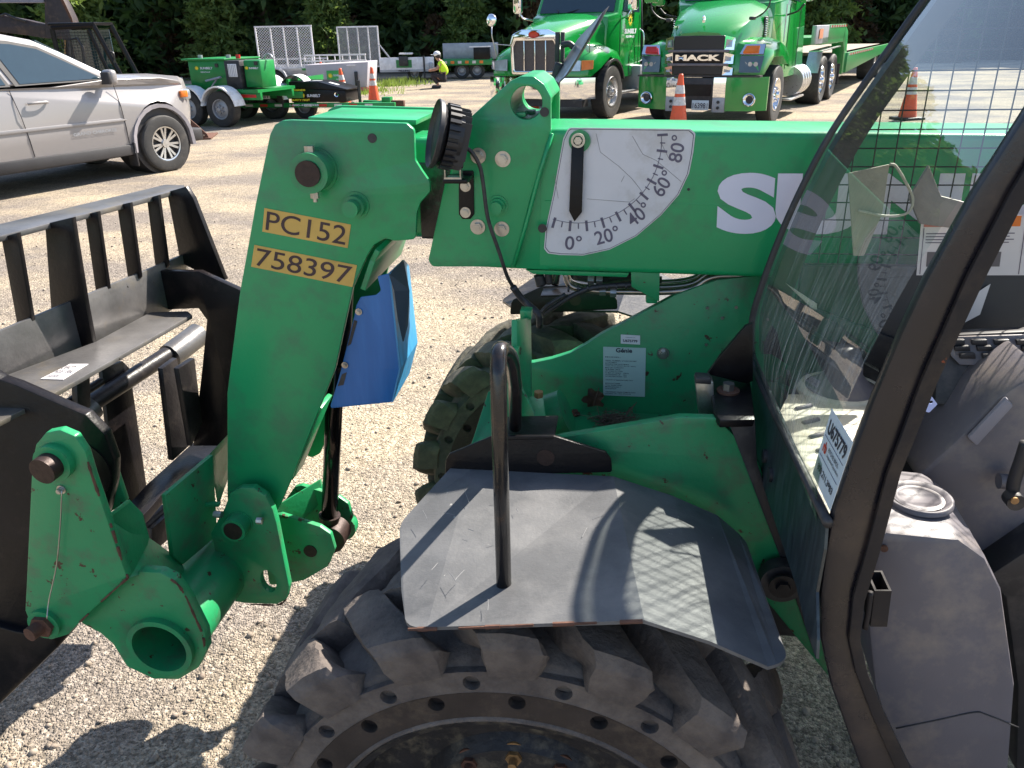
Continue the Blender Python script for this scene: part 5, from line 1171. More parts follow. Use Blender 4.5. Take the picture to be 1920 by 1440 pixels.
# hood
hood = []
for x, z1, hwd in ((.02, 1.70, .52), (-.25, 1.80, .56), (-.9, 1.92, .68), (-1.5, 2.02, .82)):
    prof_ = [(-hwd, .9), (-hwd-.02, z1-.22), (-hwd+.08, z1-.06), (-hwd*.5, z1+.01), (0, z1+.03), (hwd*.5, z1+.01), (hwd-.08, z1-.06), (hwd+.02, z1-.22), (hwd, .9)]
    hood.append([(x, y, z_) for y, z_ in prof_])
loft('hood', hood, greent, TA, .7)
gr = [(-.53, .92), (-.56, 1.50), (-.50, 1.68), (-.3, 1.76), (.3, 1.76), (.50, 1.68), (.56, 1.50), (.53, .92)]
YZ = Matrix(((0, 0, 1, 0), (1, 0, 0, 0), (0, 1, 0, 0), (0, 0, 0, 1)))
def yz_plate(name, loops, x0, x1, m, par, bev=.004):
    me = curve_mesh(loops, abs(x1-x0)/2, bev); me.transform(Matrix.Translation(((x0+x1)/2, 0, 0)) @ YZ); fixn(me); return mk(name, me, m, par, .7)
gi = [(-.46, .99), (-.48, 1.44), (-.42, 1.555), (.42, 1.555), (.48, 1.44), (.46, .99)]
yz_plate('grille_surround', [fillet([Vector(p) for p in gr], .06), fillet([Vector(p) for p in gi], .04)], .02, .09, chrome, TA, .015)
meshm = mat('grille_mesh', (.10, .085, .08), .6, metal=.3, var=.6, vs=160, bump=.5, bs=200)
yz_plate('grille_mesh', [[Vector(p) for p in gi]], .025, .04, meshm, TA, 0)
for y in (-.245, 0, .245): bxo('grille_bar', (.06, y, 1.27), (.02, .022, .60), chrome, TA, .004)
bm = B(); lathe(bm, [(0, .0), (.11, 0), (.115, -.02)], 'x', 24); 
for v_ in bm.verts: v_.co = Vector((-v_.co.x*.5+.11, v_.co.y, v_.co.z*.55+1.665))
obj('badge', bm, redpaint, TA, smooth=3)
# fenders
for s in (-1, 1):
    rings = []
    for x, zt_, yo in ((-.02, 1.12, 1.02), (-.2, 1.30, 1.13), (-.55, 1.42, 1.18), (-1.0, 1.46, 1.2), (-1.5, 1.36, 1.2), (-1.72, 1.15, 1.18)):
        zb_ = .88 if x > -.3 else (1.02 if x > -.6 else (1.22 if x > -1.3 else 1.02)); yi = .48
        rings.append([(x, s*yi, zb_), (x, s*yi, zt_+.04), (x, s*(yo-.30), zt_+.03), (x, s*(yo-.08), zt_-.06), (x, s*yo, zt_-.18), (x, s*yo, zb_)])
    loft('fender', rings, greent, TA, .8)
    quadp('headlight', [(.02, s*.66, .98), (-.03, s*.98, .98), (-.05, s*.98, 1.17), (.0, s*.66, 1.20)], lampg, TA, (.03, 0, .01))
    quadp('turn_signal', [(-.04, s*.99, 1.0), (-.22, s*1.16, 1.02), (-.24, s*1.16, 1.18), (-.05, s*.99, 1.18)], amber if s > 0 else lampg, TA, (.03, s*.01, 0))
    bm = B(); n = 14; pa = [(-1.15+.60*math.cos(a), .56+.62*math.sin(a)) for a in np.linspace(.1, PI-.35, n)]
    for (x0, z0), (x1, z1) in zip(pa, pa[1:]): 
        k0 = ((x0+1.15)*.93-1.15, (z0-.56)*.93+.56); k1 = ((x1+1.15)*.93-1.15, (z1-.56)*.93+.56)
        hexa(bm, [(x0, s*1.08, z0), (x1, s*1.08, z1), (k1[0], s*1.08, k1[1]), (k0[0], s*1.08, k0[1])], [(x0, s*1.235, z0), (x1, s*1.235, z1), (k1[0], s*1.235, k1[1]), (k0[0], s*1.235, k0[1])])
    obj('arch_trim', bm, dkpl, TA)
    road_wheel(TA, (-1.15, s*1.06, .53), .53, .30, s, .30, alu, nuts=10, name='wheel', deep=.04)
    road_wheel(TA, (-5.5, s*1.06, .53), .53, .30, s, .30, alu, nuts=10, name='wheel', deep=.04)
# cab
cabr = [(-1.5, 1.0, .86), (-1.5, 1.98, .88), (-1.85, 2.05, .98), (-2.25, 2.75, .92), (-2.4, 2.85, .9), (-3.2, 2.85, .95), (-3.2, .75, 1.02), (-1.9, .75, 1.0)]
bm = B(); A = [bm.verts.new((x, -y, z_)) for x, z_, y in cabr]; C_ = [bm.verts.new((x, y, z_)) for x, z_, y in cabr]; n = len(cabr)
for k in range(n): bm.faces.new((A[k], A[(k+1) % n], C_[(k+1) % n], C_[k]))
bm.faces.new(A); bm.faces.new(C_); bmesh.ops.recalc_face_normals(bm, faces=bm.faces); obj('cab', bm, greent, TA, bev=.04)
quadp('windscreen', [(-1.86, -.88, 2.06), (-1.86, .88, 2.06), (-2.22, .84, 2.7), (-2.22, -.84, 2.7)], tint, TA, (.02, 0, .012))
for s in (-1, 1):
    bm = B(); tube(bm, [(-1.80, s*.1-.3, 2.07), (-1.88, s*.25-.2, 2.13), (-1.90, s*.45-.2, 2.12)], .012, 6); obj('wiper', bm, dkpl, TA)
    quadp('side_window', [(-2.05, s*1.0, 2.08), (-2.95, s*1.02, 2.05), (-2.95, s*.97, 2.65), (-2.35, s*.95, 2.65)], tint, TA, (0, s*.015, 0))
    bm = B(); tube(bm, [(-1.95, s*1.0, 1.92), (-1.75, s*1.25, 1.98), (-1.72, s*1.33, 2.1)], .02, 8); tube(bm, [(-1.74, s*1.33, 2.02), (-1.74, s*1.33, 2.75)], .018, 8); obj('mirror_arm', bm, chrome, TA, smooth=3)
    bxo('wing_mirror', (-1.72, s*1.36, 2.38), (.12, .22, .60), chrome, TA, .05)
bm = B(); tube(bm, [(-1.9, 1.015, 1.0), (-1.9, 1.015, 2.0)], .008, 6); tube(bm, [(-2.95, 1.03, 1.0), (-2.95, 1.03, 2.0)], .008, 6); obj('door_seam', bm, dkpl, TA)
bm = B(); tube(bm, smoothpath([(-3.0, 1.03, 1.05), (-2.98, 1.14, 1.15), (-2.98, 1.14, 1.6), (-3.0, 1.03, 1.72)]), .016, 8); obj('grab_handle', bm, chrome, TA, smooth=3)
def sunf(par, x, y, z_, r, side='y'):
    bm = B()
    for k in range(12):
        a = k*PI/6; bm2 = [(x+math.sin(a-.2)*r*.55, y, z_+math.cos(a-.2)*r*.55), (x+math.sin(a)*r, y, z_+math.cos(a)*r), (x+math.sin(a+.2)*r*.55, y, z_+math.cos(a+.2)*r*.55)]
        hexa(bm, bm2, [(p[0], p[1]-.004, p[2]) for p in bm2])
    cyl(bm, (x, y-.004, z_), (x, y, z_), r*.6, 16); o = obj('sun_emblem', bm, yel2, par)
    bm = B(); cyl(bm, (x, y, z_), (x, y+.004, z_), r*.32, 14); obj('emblem_centre', bm, greent, par)
def textw(s, x0, x1, y, z0, z1, par, m=whitel, bold=.04):     # lettering on a +y face, read from outside (x decreasing)
    return text('lettering', s, (x0, y, z0), (x1, y, z0), (x0, y, z1), m, par, bold)
sunf(TA, -2.42, 1.035, 1.90, .13); textw('SUNBELT', -2.10, -2.78, 1.04, 1.63, 1.73, TA); textw('RENTALS', -2.18, -2.66, 1.04, 1.55, 1.60, TA)
# chassis, steps and flatbed
bxo('fuel_tank', (-3.3, .95, .72), (1.2, .5, .5), galv, TA, .02); bxo('step', (-2.6, 1.0, .46), (2.2, .3, .05), alu, TA, .01)
bxo('frame_rail', (-4.6, 0, .85), (6.5, .9, .25), dkpl, TA); bxo('flat_deck', (-6.2, 0, 1.18), (5.4, 2.4, .14), wood, TA, .01); bxo('deck_edge', (-3.55, 0, 1.25), (.12, 2.44, .20), dkpl, TA)
bm = B()
for y0_, y1_ in ((.9, .75), (.6, .75)): tube(bm, [(-3.5, y0_, 1.25), (-3.6, y1_, 2.9)], .04, 8)
obj('headache_rack', bm, dkpl, TA, smooth=3)
# fender mirror on a pole
bm = B(); tube(bm, [(-.3, -1.05, 1.1), (-.15, -1.12, 1.65), (-.15, -1.12, 1.85)], .012, 6); tube(bm, [(-.3, -.6, 1.45), (-.15, -1.1, 1.5)], .009, 6); obj('mirror_pole', bm, alu, TA, smooth=3)
bm = B(); lathe(bm, [(0, .03), (.10, .02), (.12, .0), (.06, -.06), (0, -.07)], 'x', 24, (-.15, -1.12, 1.95)); obj('fender_mirror', bm, chrome, TA, smooth=3)
bm = B(); tube(bm, [(-.4, 1.0, 1.2), (-.25, 1.05, 1.6), (-.2, .85, 1.65)], .01, 6); obj('mirror_pole', bm, alu, TA, smooth=3)
# ---------------------------------------------------------------- right truck
pm_ = place_at(1437, 231, -1.15, 1.06, hT)
TB = fr('tractor_truck', 'green tractor lorry with black grille lettered MACK, right of the two lorries', 'truck', pm_, hT)
curved('bumper', -1.24, -.56, .32, .90, greent, TB, .14, n=12); curved('bumper', .56, 1.24, .32, .90, greent, TB, .14, n=12)
for s in (-1, 1):
    curved('bumper_trim', s*.56 if s > 0 else -.56-.0, s*.34, .56, .90, chrome, TB, .17, n=4); curved('bumper_trim', s*.56, s*.34, .30, .555, galv, TB, .165, n=4)
    for z_ in (.38, .48):
        bm = B(); cyl(bm, (.17, s*.45, z_), (.185, s*.45, z_), .028, 14); obj('tow_hole', bm, dkpl, TB)
    bm = B(); lathe(bm, [(.10, 0), (.115, .02), (.10, .03), (.085, .01), (.05, -.01), (0, -.015)], 'x', 24, (.05 if True else 0, s*.98, .52)); obj('fog_lamp', bm, chrome, TB, smooth=.6)
    bm = B(); cyl(bm, (.02, s*.98, .52), (.055, s*.98, .52), .06, 18); obj('fog_lens', bm, dkpl, TB)
bxo('bumper_centre', (.10, 0, .62), (.1, .74, .54), dkpl, TB, .01); bxo('bumper_slot', (.155, 0, .68), (.02, .60, .20), black, TB)
bxo('bumper_gap', (.02, 0, .92), (.2, 2.3, .03), dkpl, TB)
pltm = mat('number_plate', (.55, .6, .62), .4)
npl = bxo('number_plate', (.175, .12, .42), (.01, .32, .17), pltm, TB, .004); text('print', '163981', (.184, -.02, .365), (.184, .26, .365), (.184, -.02, .46), ink, npl, .01)
gb = [(-.46, .94), (-.47, 1.60), (.47, 1.60), (.46, .94)]
yz_plate('grille', [fillet([Vector(p) for p in gb], .03)], .06, .12, meshd := mat('black_grille', (.012, .011, .012), .45, var=.5, vs=120, bump=.4, bs=150), TB, .006)
for z0, z1 in ((1.33, 1.36), (1.10, 1.13)): bxo('grille_bar', (.135, 0, (z0+z1)/2+.0), (.03, 1.14, .045), greyp, TB, .01)
bxo('name_panel', (.125, 0, 1.23), (.02, .94, .17), black, TB, .004)
text('lettering', 'MACK', (.140, -.42, 1.18), (.140, .42, 1.18), (.140, -.42, 1.285), chrome, TB, .05)
for s in (-1, 1):
    for z0, z1 in ((1.36, 1.60), (1.13, 1.32), (.94, 1.10)):
        quadp('grille_cheek', [(.10, s*.47, z0), (.06, s*.64, z0), (.04, s*.64, z1-.04), (.10, s*.48, z1)], chrome, TB, (.03, 0, 0))
        quadp('cheek_inset', [(.135, s*.50, z0+.05), (.10, s*.60, z0+.05), (.085, s*.60, z1-.08), (.135, s*.51, z1-.06)], lampg, TB, (.006, 0, 0))
hood = []
for x, z1, hwd in ((.06, 1.64, .54), (-.10, 1.76, .62), (-.6, 1.96, .74), (-1.4, 2.18, .90)):
    prof_ = [(-hwd, .92), (-hwd-.03, z1-.35), (-hwd+.03, z1-.12), (-hwd*.62, z1), (0, z1+.025), (hwd*.62, z1), (hwd-.03, z1-.12), (hwd+.03, z1-.35), (hwd, .92)]
    hood.append([(x, y, z_) for y, z_ in prof_])
loft('hood', hood, greent, TB, .7)
bm = B(); box(bm, (-.08, 0, 1.86), (.04, .05, .10)); box(bm, (-.06, 0, 1.91), (.05, .04, .05)); o = obj('hood_ornament', bm, chrome, TB, bev=.012)
for s in (-1, 1):
    rings = []
    for x, zt_, yo in ((.0, 1.18, 1.10), (-.12, 1.40, 1.16), (-.5, 1.50, 1.22), (-1.1, 1.52, 1.24), (-1.6, 1.42, 1.24), (-1.75, 1.2, 1.24)):
        zb_ = .94 if x > -.45 else (1.22 if x > -1.5 else 1.05); yi = .46
        rings.append([(x, s*yi, zb_), (x, s*yi, zt_+.10), (x, s*(yo-.28), zt_+.02), (x, s*(yo-.06), zt_-.06), (x, s*yo, zt_-.20), (x, s*yo, zb_)])
    loft('fender', rings, greent, TB, .8)
    quadp('headlight', [(.03, s*.74, .98), (-.03, s*1.10, .98), (-.08, s*1.14, 1.26), (-.01, s*.74, 1.26)], tint, TB, (.03, s*.01, .0))
    quadp('headlight_trim', [(.04, s*.74, 1.27), (-.05, s*1.14, 1.27), (-.14, s*1.14, 1.43), (-.07, s*.80, 1.43)], chrome, TB, (.03, 0, .02))
    quadp('turn_signal', [(.055, s*.80, 1.30), (-.01, s*1.06, 1.30), (-.07, s*1.06, 1.40), (-.02, s*.84, 1.40)], amber if s > 0 else redm, TB, (.03, 0, .025))
    for k in range(3):
        bm = B(); cyl(bm, (.0, s*(.83+.1*k), 1.12), (.02, s*(.83+.1*k), 1.12), .04, 12); obj('lamp_lens', bm, lampg, TB)
    bm = B(); tube(bm, smoothpath([(-.45, s*.78, 1.86), (-.35, s*.95, 1.92), (-.30, s*1.08, 2.05), (-.30, s*1.1, 2.2)]), .014, 7); obj('mirror_arm', bm, dkpl, TB, smooth=3)
    bxo('arm_foot', (-.45, s*.78, 1.87), (.16, .1, .06), dkpl, TB, .02); bxo('hood_mirror', (-.30, s*1.10, 2.28), (.12, .28, .22), greent, TB, .05)
    bxo('side_vent', (-1.15, s*.86, 1.72), (.22, .04, .36), dkpl, TB, .02)
    for k in range(8): bxo('vent_louvre', (-1.15, s*.89, 1.585+.038*k), (.20, .03, .018), chrome, TB, .004)
    road_wheel(TB, (-1.15, s*1.06, .53), .53, .30, s, .30, chrome, nuts=10, deep=.04)
    for x in (-5.6, -6.95):
        road_wheel(TB, (x, s*.98, .53), .53, .56, s, .30, chrome, nuts=10, deep=.09)
    quadp('mud_guard', [(-4.85, s*.95, .72), (-4.85, s*1.25, .72), (-5.15, s*1.25, 1.16), (-5.15, s*.95, 1.16)], alu, TB, (-.02, 0, .0)); quadp('mud_guard', [(-5.15, s*.95, 1.16), (-5.15, s*1.25, 1.16), (-7.6, s*1.25, 1.20), (-7.6, s*.95, 1.20)], alu, TB, (0, 0, .02))
cabr = [(-1.4, 1.0, .90), (-1.4, 2.14, .92), (-1.72, 2.2, 1.05), (-2.15, 2.9, .98), (-2.3, 3.0, .95), (-3.7, 3.05, 1.0), (-3.7, .78, 1.12), (-1.85, .78, 1.12)]
bm = B(); A = [bm.verts.new((x, -y, z_)) for x, z_, y in cabr]; C_ = [bm.verts.new((x, y, z_)) for x, z_, y in cabr]; n = len(cabr)
for k in range(n): bm.faces.new((A[k], A[(k+1) % n], C_[(k+1) % n], C_[k]))
bm.faces.new(A); bm.faces.new(C_); bmesh.ops.recalc_face_normals(bm, faces=bm.faces); obj('cab', bm, greent, TB, bev=.04)
quadp('windscreen', [(-1.73, -.92, 2.21), (-1.73, .92, 2.21), (-2.12, .88, 2.85), (-2.12, -.88, 2.85)], tint, TB, (.02, 0, .012))
for s in (-1, 1):
    bm = B(); tube(bm, [(-1.70, s*.1-.3, 2.2), (-1.74, s*.25-.2, 2.28), (-1.78, s*.45-.2, 2.27)], .012, 6); obj('wiper', bm, dkpl, TB)
    quadp('side_window', [(-1.95, s*1.08, 2.2), (-2.9, s*1.08, 2.15), (-2.9, s*1.03, 2.8), (-2.3, s*1.0, 2.8)], tint, TB, (0, s*.02, 0))
    bm = B(); tube(bm, smoothpath([(-1.85, s*1.08, 1.92), (-1.7, s*1.3, 1.98), (-1.65, s*1.42, 2.1)]), .018, 7); obj('mirror_arm', bm, dkpl, TB, smooth=3); bxo('wing_mirror', (-1.65, s*1.45, 2.45), (.14, .26, .62), greent, TB, .05)
bm = B(); tube(bm, [(-1.9, 1.125, .95), (-1.9, 1.12, 2.1)], .008, 6); tube(bm, [(-2.9, 1.125, .95), (-2.9, 1.12, 2.1)], .008, 6); obj('door_seam', bm, dkpl, TB)
bm = B(); tube(bm, [(-1.55, 1.13, 1.45), (-1.55, 1.13, 2.1)], .012, 6); obj('pale_strip', bm, reflw, TB)  # thin white strip up the side of the cab
bm = B(); cyl(bm, (-3.0, 1.0, .66), (-3.9, 1.0, .66), .30, 28); o = obj('fuel_tank', bm, alu, TB, smooth=.5)
for x in (-3.1, -3.35, -3.6, -3.85):
    bm = B(); lathe(bm, [(.302, x-.02), (.312, x), (.302, x+.02)], 'x', 28, (0, 1.0, .66)); obj('tank_band', bm, chrome, TB, smooth=3)
bxo('step', (-3.0, 1.12, .34), (1.3, .22, .04), alu, TB, .01); bxo('frame_rail', (-4.8, 0, .80), (6.2, .9, .26), dkpl, TB)
bxo('mud_flap', (-7.7, 1.0, .55), (.02, .55, .5), dkpl, TB)
# low loader trailer coupled behind
LB = fr('low_loader_trailer', 'green low loader trailer coupled behind the right truck', 'trailer', pm_, hT)
bxo('neck_deck', (-7.0, 0, 1.38), (3.6, 2.4, .16), greeno, LB, .01)
o = bxo('neck_front', (-5.2, 1.15, 1.52), (1.6, .1, .38), galv, LB, .01); bxo('warning_plate', (-4.9, 1.215, 1.54), (.42, .01, .20), mat('orange_plate', (.5, .2, .1), .5, var=.2), LB)
bxo('neck_side', (-7.1, 1.17, 1.55), (2.4, .06, .34), greeno, LB, .01)
prism('goose_neck', [(-8.2, 1.72), (-8.75, 1.55), (-9.0, 1.0), (-9.0, .55), (-8.6, .5), (-8.5, 1.1), (-8.1, 1.35)], .9, 1.2, greeno, LB, .01); prism('goose_neck', [(-8.2, 1.72), (-8.75, 1.55), (-9.0, 1.0), (-9.0, .55), (-8.6, .5), (-8.5, 1.1), (-8.1, 1.35)], -1.2, -.9, greeno, LB, .01)
prism('deck_beam', [(-8.9, 1.02), (-18, 1.02), (-18, .80), (-8.9, .52)], .95, 1.25, greeno, LB, .01); bxo('low_deck', (-13.5, 0, .98), (9, 2.4, .08), wood, LB)
for k in range(14): bxo('marker_strip', (-6.1-.17*k, 1.206, 1.68), (.085, .006, .05), redm if k % 2 else reflw, LB)
for k in range(24): bxo('marker_strip', (-9.2-.2*k, 1.256, .97), (.10, .006, .05), redm if k % 2 else reflw, LB)
bxo('landing_leg', (-9.3, 1.0, .45), (.5, .1, .08), alu, LB)
for x in (-15, -16.3): road_wheel(LB, (x, 1.0, .45), .45, .5, 1, .26, alu, nuts=8, deep=.08); road_wheel(LB, (x, -1.0, .45), .45, .5, -1, .26, alu, nuts=8, deep=.08)
for o in list(CAR.children):
    if not o.name.startswith(('wheel', 'arch_trim', 'mud_flap', 'wheel_well')): o.scale = (1, 1, 1.13); o.location = (0, 0, .42*(1-1.13)+.01)
# ---------------------------------------------------------------- trailers and yard equipment
def arcfender(name, par, cx, y0, y1, r, z0, m, th=.03, a0=.15, a1=PI-.15):
    bm = B(); pa = [(cx+r*math.cos(a), z0+r*math.sin(a)) for a in np.linspace(a0, a1, 12)]; pb = [(cx+(r-th)*math.cos(a), z0+(r-th)*math.sin(a)) for a in np.linspace(a0, a1, 12)]
    for i in range(11): hexa(bm, [(pa[i][0], y0, pa[i][1]), (pa[i+1][0], y0, pa[i+1][1]), (pb[i+1][0], y0, pb[i+1][1]), (pb[i][0], y0, pb[i][1])], [(pa[i][0], y1, pa[i][1]), (pa[i+1][0], y1, pa[i+1][1]), (pb[i+1][0], y1, pb[i+1][1]), (pb[i][0], y1, pb[i][1])])
    bmesh.ops.remove_doubles(bm, verts=bm.verts, dist=1e-4); return obj(name, bm, m, par)
def ftext(s, x0, x1, y, z0, z1, par, m=whitel, bold=.03): return text('lettering', s, (x0, y, z0), (x1, y, z0), (x0, y, z1), m, par, bold)
wht = mat('white_fender_paint', (.72, .72, .74), .4, var=.05, dirt=(.4, .36, .3), da=.2)
trlbl = 'trailers parked in front of the trees'
# generator trailer with white mudguards
hd1 = math.radians(-22); g = G(395, 237)
GT = fr('generator_trailer', 'green tandem axle trailer with white mudguards carrying green generator boxes', 'trailer', (g.x, g.y), hd1)
for x in (-.42, .42):
    road_wheel(GT, (x, 0, .36), .36, .24, -1, .20, galv, nuts=6, deep=.02); arcfender('mudguard', GT, x, -.16, .16, .46, .36, wht)
    road_wheel(GT, (x, 1.7, .36), .36, .24, 1, .20, galv); arcfender('mudguard', GT, x, 1.5, 1.9, .46, .36, wht)
bxo('frame_rail', (-.1, .3, .60), (2.6, .08, .16), greeno, GT, .01); bxo('frame_rail', (-.1, 1.4, .60), (2.6, .08, .16), greeno, GT, .01)
bxo('trailer_deck', (-.1, .85, .70), (2.6, 1.3, .06), greeno, GT)
bxo('generator_housing', (-.15, .9, 1.30), (1.0, 1.1, .78), greeno, GT, .03); bxo('housing_roof', (-.2, .9, 1.71), (1.15, 1.2, .05), greeno, GT, .01)
bxo('engine_housing', (.55, .75, 1.25), (.40, .9, .85), dkpl, GT, .02); bxo('radiator_grille', (.56, .29, 1.42), (.22, .02, .34), wht, GT, .004)
for k in range(5): bxo('grille_slat', (.56-.085+.042*k, .278, 1.42), (.008, .01, .30), galv, GT)
bxo('generator_housing', (1.0, .62, 1.32), (.42, .5, .72), greeno, GT, .03)
sunf(GT, -.42, .345, 1.48, .06); ftext('SUNBELT', -.33, .0, .345, 1.45, 1.51, GT); ftext('RENTALS', -.33, -.08, .345, 1.36, 1.39, GT); sunf(GT, .87, .365, 1.48, .05); ftext('SUNBELT', .93, 1.17, .365, 1.45, 1.50, GT)
bxo('latch', (.12, .34, 1.55), (.08, .02, .1), dkpl, GT); bxo('latch', (1.12, .36, 1.60), (.08, .02, .1), dkpl, GT)
for x in (-.5, .25, .5): 
    bm = B(); cyl(bm, (x, .6, 1.72), (x, .6, 1.82), .05, 12); obj('filler_cap', bm, redm if x == .5 else galv, GT, smooth=.5)
bm = B(); tube(bm, [(1.2+.1*math.cos(a), .7, 1.7+.13*math.sin(a)) for a in np.linspace(0, PI, 9)], .02, 8); obj('lifting_eye', bm, galv, GT, smooth=3)
bm = B(); tube(bm, [(-.75, .2, .7), (-.75, .2, 1.25)], .025, 8); tube(bm, [(-.2, .25, .75), (.15, .25, 1.2)], .02, 8); tube(bm, [(-.1, .2, 1.15), (.3, .2, 1.25)], .03, 8); obj('jack_stand', bm, galv, GT)
bm = B(); box(bm, (-.8, .25, .9), (.5, .08, .3)); obj('winch_box', bm, greeno, GT, bev=.02)
bxo('reflector_strip', (.85, .253, .60), (.5, .008, .06), redm, GT); bxo('reflector_strip', (.5, .252, .60), (.2, .01, .06), reflw, GT)
for o in list(GT.children):
    if o.name.split('.')[0] in ('generator_housing', 'housing_roof', 'engine_housing', 'radiator_grille', 'grille_slat', 'sun_emblem', 'emblem_centre', 'lettering', 'latch', 'filler_cap', 'lifting_eye', 'jack_stand', 'winch_box'): o.scale = (1, 1, .74); o.location = (0, 0, .05)
# green flatbed with black tool box
hd2 = math.radians(-12); g = G(548, 223)
FT = fr('flatbed_trailer', 'low green flatbed trailer with black tool box and striped reflector tape', 'trailer', (g.x, g.y), hd2)
bxo('deck_frame', (-.75, .9, .52), (2.2, 1.9, .14), greeno, FT, .01); bxo('deck_board', (-.75, .9, .60), (2.1, 1.7, .03), wood, FT)
bxo('headboard', (.02, .9, .72), (.05, 1.9, .26), greeno, FT); bxo('side_rail', (-.85, .28, .70), (1.9, .05, .22), greeno, FT)
bxo('frame_rail', (.30, -.02, .30), (4.4, .10, .10), greeno, FT, .01)
for k in range(11): bxo('reflector_strip', (-1.7+.36*k, -.075, .30), (.18 if k != 5 else .05, .008, .055), redm if k % 2 else reflw, FT)
ftext('1-800-477-9328', .02, .72, -.082, .285, .325, FT)
pp_ = bxo('name_plate', (-.62, -.06, .50), (.34, .012, .13), paperw, FT); ftext('PRATT', -.77, -.47, -.069, .46, .54, FT, ink, .04)
for x in (-.55, .25):
    road_wheel(FT, (x, .25, .26), .26, .2, -1, .15, galv); 
for x in (-.62, .05):
    arcfender('mudguard', FT, x, .15, .5, .34, .58, dkpl, .02, 0, PI); arcfender('mudguard_top', FT, x, .14, .51, .352, .58, wht, .01, .1, 1.5)
tbx = [(.05, .36), (1.30, .36), (1.33, .66), (.72, .78), (.05, .72)]
prism('tool_box', [(.05, .36), (1.36, .36), (1.36, .60), (.05, .66)], -.02, .75, black, FT, .01)
prism('tool_box_lid', [(.03, .665), (1.40, .605), (1.40, .63), (.75, .79), (.03, .80)], -.03, .78, black, FT, .006)
sunf(FT, .34, -.028, .50, .06); ftext('SUNBELT', .44, .76, -.028, .47, .53, FT); ftext('WARNING', .14, .42, -.045, .60, .64, FT, yel2, .04); ftext('SAFETY FIRST', .05, .50, -.028, .385, .43, FT, yel2, .04)
for x in (.6, 1.0): bxo('lid_sticker', (x, .25, .80 if x < .7 else .735), (.22, .12, .004), wht, FT, rot=Matrix.Rotation(.0 if x < .7 else .25, 3, 'Y'))
bm = B(); lathe(bm, [(.03, 0), (.05, -.01), (.05, .01)], 'y', 16, (1.15, -.03, .52)); obj('box_lock', bm, chrome, FT)
bm = B(); tube(bm, [(1.5, -.02, .30), (2.35, .3, .30)], .05, 8); tube(bm, [(1.5, .7, .30), (2.35, .35, .30)], .05, 8); obj('tongue', bm, greeno, FT)
bm = B(); tube(bm, [(1.62, .15, .12), (1.62, .15, .80)], .035, 10); obj('jack', bm, dkpl, FT); bxo('hitch', (2.45, .32, .30), (.3, .12, .14), rust, FT, .02); bxo('hitch_bracket', (2.2, .32, .36), (.2, .2, .16), greeno, FT, .01)
# mesh ramp gates
def expmesh(par, x0, x1, z0, z1, n, m, lean=0, y=0):
    """expanded metal built from crossing flat strands"""
    bm = B(); w, h = x1-x0, z1-z0; dx = w/n; dz = dx*.45; rows = int(h/dz)
    for i in range(rows):
        za = z0+i*dz; zb_ = za+dz
        for k in range(n):
            xa = x0+(k+(i % 2)*.5)*dx
            for (p, q_) in (((xa, za), (min(xa+dx/2, x1), zb_)), ((min(xa+dx, x1), za), (min(xa+dx/2, x1), zb_))):
                if p == q_ or p[0] > x1: continue
                t = .008; bm.faces.new([bm.verts.new((px_, y+lean*(pz_-z0), pz_+o_)) for px_, pz_, o_ in ((p[0], p[1], -t), (q_[0], q_[1], -t), (q_[0], q_[1], t), (p[0], p[1], t))])
    o = obj('expanded_mesh', bm, m, par); o['kind'] = 'stuff'; return o
g = G(520, 172)
MG = fr('utility_trailer', 'galvanised utility trailer with its expanded mesh ramp standing upright', 'trailer', (g.x, g.y), math.radians(-4))
expmesh(MG, -.45, 1.35, .75, 1.98, 20, galv2 := mat('sunlit_galvanised', (.72, .70, .72), .5, metal=.1, var=.15))  # brighter copy of the galvanised steel, sunlight put into its colour
for x in (-.47, .02, .45, .90, 1.37): bxo('gate_post', (x, .02, 1.36), (.045, .04, 1.26), galv2, MG)
for z_ in (.74, 1.99): bxo('gate_rail', (.45, .02, z_), (1.9, .04, .045), galv2, MG)
bxo('trailer_side', (.65, .3, .66), (2.2, .06, .34), galv, MG, .01); bxo('top_rail', (.65, .3, 1.0), (2.2, .05, .05), galv, MG)
for x in (-.4, 0, .4, .8, 1.2, 1.6): bxo('rail_post', (x, .3, .9), (.04, .04, .2), galv, MG)
bxo('green_sign', (1.1, .26, .70), (.5, .01, .12), greeno, MG); arcfender('mudguard', MG, 0, -.1, .3, .42, .32, galv); road_wheel(MG, (0, 0.1, .33), .33, .22, -1, .18, galv)
g = G(635, 176)
DT_ = fr('dump_trailer', 'grey box trailer with railing and green sun sign behind the traffic cones', 'trailer', (g.x, g.y), math.radians(-3))
prism('trailer_box', [(-.88, .18), (.92, .18), (1.02, .92), (-.98, .86)], 0, 1.5, mat('grey_box_paint', (.40, .38, .42), .5, metal=.1, var=.05), DT_, .01)
bxo('base_rail', (0, -.01, .14), (1.9, .05, .10), mat('dusty_red_paint', (.45, .13, .12), .5), DT_)
for z_ in (.97, 1.14): bxo('railing', (0, -.02, z_), (1.95, .04, .045), galv2, DT_)
for k in range(9): bxo('railing_post', (-.95+.2375*k, -.02, 1.05), (.025, .03, .18), galv2, DT_)
sg = bxo('green_sign', (-.05, -.02, .52), (.52, .012, .34), mat('sign_green', (.03, .33, .08), .4), DT_); sunf(DT_, -.20, -.03, .54, .085); ftext('SUNBELT', -.10, .18, -.032, .52, .58, DT_); ftext('RENTALS', -.02, .16, -.032, .42, .45, DT_)
for x in (-.75, .62): bxo('stake_pocket', (x, -.04, .42 if x > 0 else .25), (.10, .06, .46 if x > 0 else .3), dkpl, DT_, .01)
